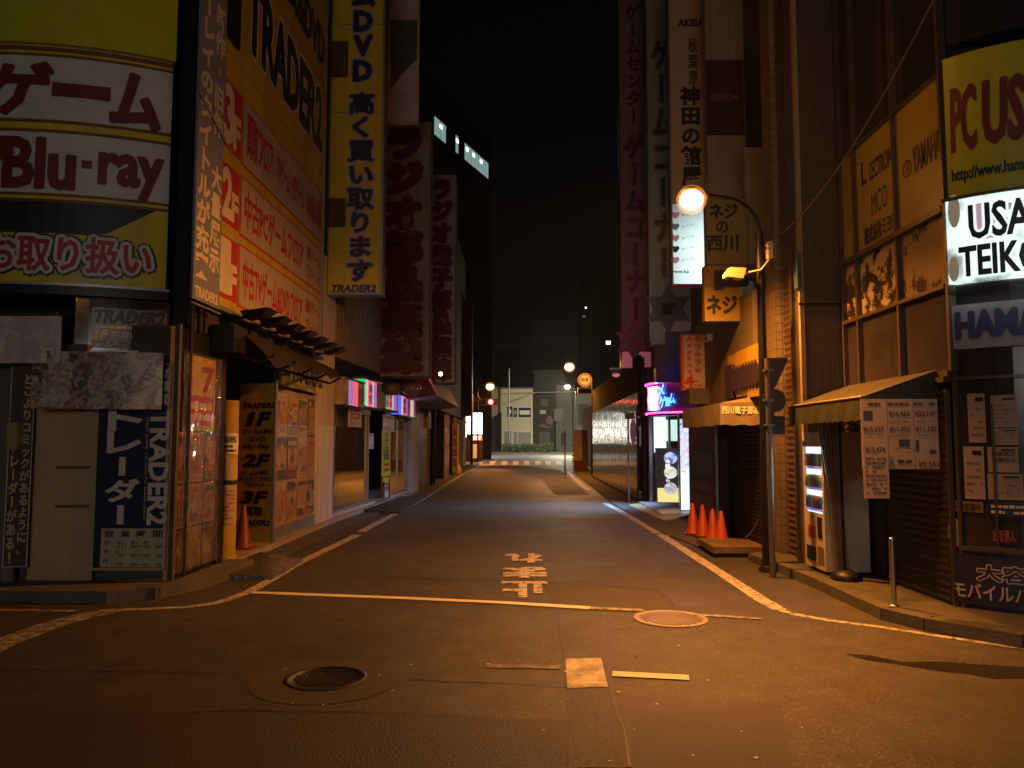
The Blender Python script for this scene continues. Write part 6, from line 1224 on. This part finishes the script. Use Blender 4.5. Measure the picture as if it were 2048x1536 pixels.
# ================================================================ RIGHT: arcade with blade signs
t = thing('arcade_building', 'arcade building with neon canopy and bright entrance', 'building', (4, 18, 0))
mb = MB(); mb.box((4.3, 14.95, 0), (9, 16.8, 2.4), DARK); mb.box((4.7, 14.65, 2.4), (9, 20.5, 22), DARK); mb.box((4.3, 14.65, 2.4), (4.7, 17.2, 22), DARK); mb.box((4.9, 16.8, 0), (9, 20.5, 2.4), mat('arcade_inner_wall', (.10, .03, .05), .4)); mb.box((3.3, 20.35, 0), (9, 21.6, 3.6), BLKM); build(mb, 'wall', t)
build(MB().box((3.0, 16.8, .02), (4.9, 20.3, .07), mat('arcade_floor', (.45, .45, .45), .3)), 'floor', t)
CN = CylFr((4.45, 19.35), 1.27, R(-90)); z0, z1 = CN.hit(1310, 828)[1], CN.hit(1310, 766)[1]
t = thing('neon_canopy', 'rounded arcade canopy edged in pink neon with blue and white neon letters', 'neon sign', CN.p(-1, z0, 0)); mb = MB(); mb.slab(CN, -2.6, .6, z0, z1, -.1, 0, mat('violet_canopy', (.10, .04, .22), .2, coat=.6)); mb.slab(CN, -2.6, .6, z0-.05, z0, -.4, .04, BLKM); build(mb, 'canopy_band', t)
NP_ = emis('neon_pink', (1, .03, .22), 9); NB = emis('neon_blue', (.02, .22, 1), 9); NW = emis('neon_white', (.85, .8, 1), 6); NR = emis('neon_red', (1, .05, .1), 8)
def arc_pts(v, ua, ub, n_=.07, k=24): return [CN.p(ua+(ub-ua)*i/k, v, n_) for i in range(k+1)]
mb = MB(); 
for v in (z1-.01, z0+.02): build(MB().tube(arc_pts(v, -2.5, .5), .02, NP_, 6), 'pink_neon_tube', t); mb = MB()
u_ = lambda x: CN.hit(x, 795)[0]
for k, (x, m) in enumerate(((1302, NR), (1306, NW), (1311, NW), (1316, NW))): build(MB().tube([CN.p(u_(x)+.03*math.sin(i*1.3+k), z0+.1+(z1-z0-.2)*i/8, .06) for i in range(9)], .028, m, 6), 'neon_tube', t)
mb = MB(); rgn = random.Random(1)
gl_ = [('ゲ', 1322, 1334, .18, .55), ('ー', 1334, 1341, .22, .5), ('ム', 1340, 1352, .3, .62), ('メ', 1318, 1332, .55, .92)]
for c_, xa, xb, q0, q1 in gl_: mb.text(CN, c_, u_(xa), u_(xb), z0+(z1-z0)*q0, z0+(z1-z0)*q1, .05, NB, off=.01)
build(mb, 'blue_neon_letter', t); lamp('POINT', 'neon_glow', CN.p(-1.7, z0+.4, .35), 5, (1, .12, .4), t, .2); lamp('POINT', 'neon_blue_glow', CN.p(-.8, z1+.2, .5), 3, (.25, .2, 1), t, .2)
f = FY(17.9); h = f.hit; mb = MB(); a, b, c, d = f.rect(1332, 1364, 688, 765); mb.slab(f, a, b+.4, c, d+.3, -.1, 0, mat('indigo_panel', (.05, .03, .14), .35, coat=.5)); mb.slab(f, h(1312, 730)[0], a, c, d, -.3, -.02, mat('purple_brown_pillar', (.12, .05, .08), .25, coat=.5)); build(mb, 'indigo_board', label='dark indigo board above the neon canopy', cat='sign')
t = thing('arcade_entrance_display', 'bright glass arcade entrance with lit machines under the neon canopy', 'shop entrance', (3.6, 19, .1)); f = FY(20.1); mb = MB(); a, b, c, d = f.rect(1297, 1332, 832, 905); EB = emis('entrance_glow', (.62, .80, 1), 1.5)
mb.slab(f, a+.15, a+.45, c, d, -.1, 0, EB); mb.slab(f, a+.75, b-.05, c+.3, d-.1, -.1, 0, emis('machine_glow', (.6, .9, .8), 1.0)); build(mb, 'lit_window', t); mb = MB(); mb.slab(f, a, a+.08, .1, d, 0, .05, STEEL); mb.slab(f, a+.5, a+.56, .1, d, 0, .05, STEEL); mb.slab(f, a, b+.9, .07, .95, -.3, -.12, mat('dark_machine', (.02, .02, .03), .3)); build(mb, 'frame', t)
el = lamp('AREA', 'entrance_light', (3.3, 19.6, 2.2), 105, (.36, .6, 1), t, rad=.5, sy=1.8, aim=(-.75, -.02, -.66)); el.data.spread = R(95)
t = thing('circle_sign', 'black standing sign with three round pictures and a yellow foot', 'sign', (3.5, 18.2, .1)); f = FY(18.2); h = f.hit; a, b, c, d = f.rect(1313, 1357, 896, 1006); mb = MB(); mb.slab(f, a, b, c, d, -.2, 0, emis('lit_black', (.012, .014, .018), .6, (.01, .01, .012))); mb.slab(f, a+.01, b-.01, c+.02, h(1335, 976)[1], 0, .004, emis('lit_yellow', (.75, .70, .22), 1.0)); build(mb, 'panel', t); mb = MB()
for y, m in ((916, collage('picture_blue', [(.03, .08, .4), (.1, .2, .7), (.5, .6, .8)], 5, .4, .9)), (945, collage('picture_green', [(.3, .4, .25), (.5, .6, .45), (.75, .8, .7)], 5, .4, .9)), (977, collage('picture_grey', [(.06, .08, .12), (.5, .55, .6), (.3, .35, .4)], 5, .4, .9))): u, v = h(1341, y); mb.ell(f, u, v, .155, .14, .008, m, 24)
mb.vtext(f, '・会議にいらっ', h(1316, 0)[0], h(1326, 0)[0], h(1320, 975)[1], h(1320, 908)[1], .008, emis('lit_letters', (.9, .9, .9), .9), off=.03); build(mb, 'picture', t)
t = thing('lit_poster_panel', 'tall glowing poster panel beside the black circle sign', 'sign', (3.9, 17.6, .1)); f = FY(17.4); h = f.hit; a, b, c, d = f.rect(1359, 1379, 838, 1014); mb = MB(); mb.slab(f, a, b, .1, d, -.12, 0, collage('glow_artwork', [(.2, .2, .6), (.75, .85, 1), (.35, .4, .7), (.85, .9, 1), (.5, .25, .4), (.8, .9, 1)], 4, .4, 1.25)); mb.slab(f, a, b, .1, h(1368, 945)[1], 0, .004, emis('glow_foot', (.7, .85, 1), 1.3)); mb.slab(f, a-.03, a, .1, d+.1, -.12, .02, STEEL); build(mb, 'panel', t)
# blade signs of the arcade
LIL = mat('lilac_sheet', (.34, .22, .24), .45, dirt=.35, streak=True); GRB = mat('grey_green_blade', (.45, .47, .40), .45, dirt=.35, streak=True)
REDO = mat('dull_red_outline', (.42, .06, .06), .45); BLU2 = mat('dull_blue', (.06, .05, .16), .45)
def star_pts(u, v, r, k=6): return [(u+(r if i % 2 == 0 else r*.55)*math.sin(i*math.pi/k), v+(r if i % 2 == 0 else r*.55)*math.cos(i*math.pi/k)) for i in range(2*k)]
f = FY(21.8); h = f.hit; a, b, c, d = f.rect(1240, 1297, 300, 734, at=1270)
t = thing('arcade_blade_sign', 'tall pinkish blade sign reading ゲームコーナー with a star foot', 'sign', f.p((a+b)/2, c, 0)); mb = MB(); zs = h(1270, 700)[1]; mb.slab(f, a, b, zs, 15, -.35, 0, LIL); mb.slab(f, a+.02, b-.02, c, zs, -.33, -.01, emis('pink_foot', (.6, .14, .2), .28, (.5, .2, .25))); mb.slab(f, a-.03, a, c, 15, -.36, .02, mat('plum_rail', (.12, .06, .07), .3, metal=.5)); mb.slab(f, b, b+.03, c, 15, -.36, .02, MC['plum_rail']); build(mb, 'panel', t)
mb = MB(); mb.vtext(f, 'ゲームコーナー', a+.14, b-.14, h(1270, 645)[1], h(1270, 268)[1], .003, BLU2, off=.05, outl=.05, om=REDO); u, v = h(1268, 684); mb.prism(f, star_pts(u, v, .58), 0, .05, REDO); mb.prism(f, star_pts(u, v, .46), .05, .06, LIL); mb.text(f, '遊', u-.17, u+.17, v-.17, v+.17, .064, REDO, off=.04); mb.vtext(f, 'ゲームセンター', a+.2, b-.2, h(1270, 250)[1], 14.5, .003, DRED, off=.04); build(mb, 'lettering', t)
PKG = emis('pink_lens', (.8, .3, .3), .5, (.6, .3, .3)); q0 = None
for i, x in enumerate((1232, 1284)):
    p = f.p(*h(x, 744))
    if q0 is None:
        q0 = thing('sign_spotlight', 'pinkish spotlight hanging at the left foot of the blade sign', 'spotlight', p, 'spotlights under the arcade blade sign'); mb = MB(); mb.box(p+Vector((-.16, -.05, .06)), p+Vector((.16, .15, .12)), GALV); mb.lathe(p+Vector((0, 0, -.08)), [(.10, 0), (.14, .05), (.13, .12), (.05, .15)], GALV, 14); build(mb, 'housing', q0); mb = MB(); mb.ball(p+Vector((0, -.02, -.08)), .11, PKG, 12, .6); build(mb, 'lens', q0); pp = p
    else: copy_thing(q0, p-pp, 'pinkish spotlight hanging at the right foot of the blade sign')
f = FY(18.8); h = f.hit; a, b, c, d = f.rect(1297, 1376, 300, 684, at=1320)
t = thing('arcade_blade_sign', 'tall grey green blade sign with a dark star beside the pinkish one', 'sign', f.p((a+b)/2, c, 0)); mb = MB(); zs = h(1320, 655)[1]; mb.slab(f, a, b, zs, 15, -.35, 0, GRB); mb.slab(f, a+.02, b-.02, c, zs, -.33, -.01, mat('pale_foot', (.5, .46, .44), .4)); mb.slab(f, a-.03, a, c, 15, -.36, .02, GALV); mb.slab(f, a, b, c-.06, c, -.36, .06, GALV); build(mb, 'panel', t)
mb = MB(); mb.vtext(f, 'ゲームコーナー', a+.1, a+.62, h(1320, 560)[1], h(1320, 75)[1], .003, mat('grey_ink2', (.07, .08, .07), .4), off=.04, outl=.05, om=mat('pale_outline', (.30, .28, .24), .4)); u, v = h(1336, 618); mb.prism(f, star_pts(u, v, .62), 0, .06, mat('slate_star', (.10, .12, .10), .4)); mb.text(f, '遊', u-.2, u+.2, v-.16, v+.16, .064, GREYW, off=.04); build(mb, 'lettering', t)
# the street post with blank plates and the hoarding
p = onG(1258, 1005); t = thing('street_sign_post', 'slim pale post with a small plate before the black hoarding', 'traffic sign', p); f = FY(p.y); h = f.hit; mb = MB(); z = h(1258, 826)[1]; mb.tube([p, (p.x, p.y, z)], .028, mat('pale_post', (.32, .3, .28), .4), 10); build(mb, 'post', t); mb = MB(); a, b, c, d = f.rect(1249, 1269, 825, 838); mb.slab(f, a, b, c, d, .03, .04, GREYL); build(mb, 'plate', t); mb = MB(); u, v = h(1266, 862); mb.prism(f, [(u+.09*math.cos(k*math.pi/8), v+.32*math.sin(k*math.pi/8)) for k in range(16)], .03, .04, mat('pale_disc', (.3, .28, .3), .4)); build(mb, 'round_plate', t)
def hoardm():
    m, n, b_ = _base('black_gloss_hoarding'); b_.inputs['Base Color'].default_value = (.02, .018, .016, 1); b_.inputs['Roughness'].default_value = .03; b_.inputs['Coat Weight'].default_value = 1
    geo = n.nodes.new('ShaderNodeNewGeometry'); mp = n.nodes.new('ShaderNodeMapping'); mp.inputs['Scale'].default_value = (1, 2.2, .25); n.links.new(geo.outputs['Position'], mp.inputs[0]); no = n.nodes.new('ShaderNodeTexNoise'); no.inputs['Scale'].default_value = 2.2; no.inputs['Detail'].default_value = 3; n.links.new(mp.outputs[0], no.inputs['Vector'])
    bp = n.nodes.new('ShaderNodeBump'); bp.inputs['Strength'].default_value = .3; bp.inputs['Distance'].default_value = .07; n.links.new(no.outputs['Fac'], bp.inputs['Height']); n.links.new(bp.outputs[0], b_.inputs['Normal']); n.links.new(bp.outputs[0], b_.inputs['Coat Normal']); return m
Q0 = Vector((3.18, 35, 0)); Q1 = Vector((3.10, 20.7, 0)); FHD = Fr(Q0, Q1-Q0); LH = (Q1-Q0).length
t = thing('construction_hoarding', 'tall glossy black hoarding reflecting the lit signs opposite', 'hoarding', Q1); mb = MB(); HM = hoardm(); k = 11
for i in range(k): mb.slab(FHD, LH*i/k+.012, LH*(i+1)/k-.012, .04, 2.95, -.08, 0, HM)
build(mb, 'glossy_panel', t); mb = MB(); mb.slab(FHD, 0, LH, 2.95, 3.96, -.12, -.02, mat('matt_black_panel', (.006, .006, .006), .9, spec=.1)); mb.slab(FHD, 0, LH, 0, .1, -.1, .03, GREYW); mb.slab(FHD, 0, LH, 0, 3.9, -.2, -.12, DARK); build(mb, 'frame', t); mb = MB()
for i in range(14): mb.slab(FHD, LH-.34, LH-.1, .1+i*.14, .17+i*.14, .003, .006, WHT if i % 2 else BLK)
mb.slab(FHD, LH-.09, LH+.0, .04, 2.6, .0, .04, GREYW); build(mb, 'striped_edge', t)
build(MB().box((4.6, 24, 0), (12, 60, 4.1), mat('far_black3', (.012, .012, .012), .8)), 'site_block', label='black block rising behind the glossy hoarding', cat='building')
build(MB().box((4.15, 42, 0), (5.6, 46, 3.4), MC['far_black3']), 'dark_side_wall', label='dark wall between the hoarding and the orange pillar', cat='wall')
# traffic cones
q0 = None
for i, (x, y) in enumerate(((1386, 1069), (1406, 1074), (1426, 1087), (1443, 1093))):
    p = onG(x, y, .02)
    if q0 is None:
        q0 = thing('traffic_cone', '', 'traffic cone', p, 'orange cones beside the cream canopy'); a, b = cone_mesh(p, .54, ORNG, BLKM); build(a, 'cone', q0); build(b, 'base', q0); o_ = q0; pp = p
    else: o_ = copy_thing(q0, p-pp)
    o_['label'] = ('orange traffic cone farthest left of the row of four', 'second orange cone from the left in the row of four', 'second orange cone from the right in the row of four', 'orange traffic cone nearest the wooden platform')[i]
mb = MB(); A_, B_ = Vector((3.30, 12.0, .12)), Vector((3.46, 11.0, .85)); N = 34
for i in range(N):
    s = i/N; q = A_.lerp(B_, s); q.z -= .3*4*s*(1-s)*.6; s2 = (i+1)/N; r_ = A_.lerp(B_, s2); r_.z -= .3*4*s2*(1-s2)*.6; mb.tube([q, q.lerp(r_, .8)], .011, GALV, 6)
build(mb, 'chain', label='sagging chain across the dark shop recess', cat='chain')

# ================================================================ night air
bm = bmesh.new(); bmesh.ops.create_cube(bm, size=1)
for v in bm.verts: v.co = Vector((v.co.x*600, 100+v.co.y*400, 29+v.co.z*60.6))
me = bpy.data.meshes.new('haze'); bm.to_mesh(me); bm.free(); o = bpy.data.objects.new('haze', me); COL.objects.link(o); o['kind'] = 'stuff'
m = bpy.data.materials.new('haze'); m.use_nodes = True; n = m.node_tree; n.nodes.clear(); out = n.nodes.new('ShaderNodeOutputMaterial')
pv = n.nodes.new('ShaderNodeVolumePrincipled'); pv.inputs['Density'].default_value = .0004; pv.inputs['Anisotropy'].default_value = .3
n.links.new(pv.outputs[0], out.inputs['Volume']); me.materials.append(m)
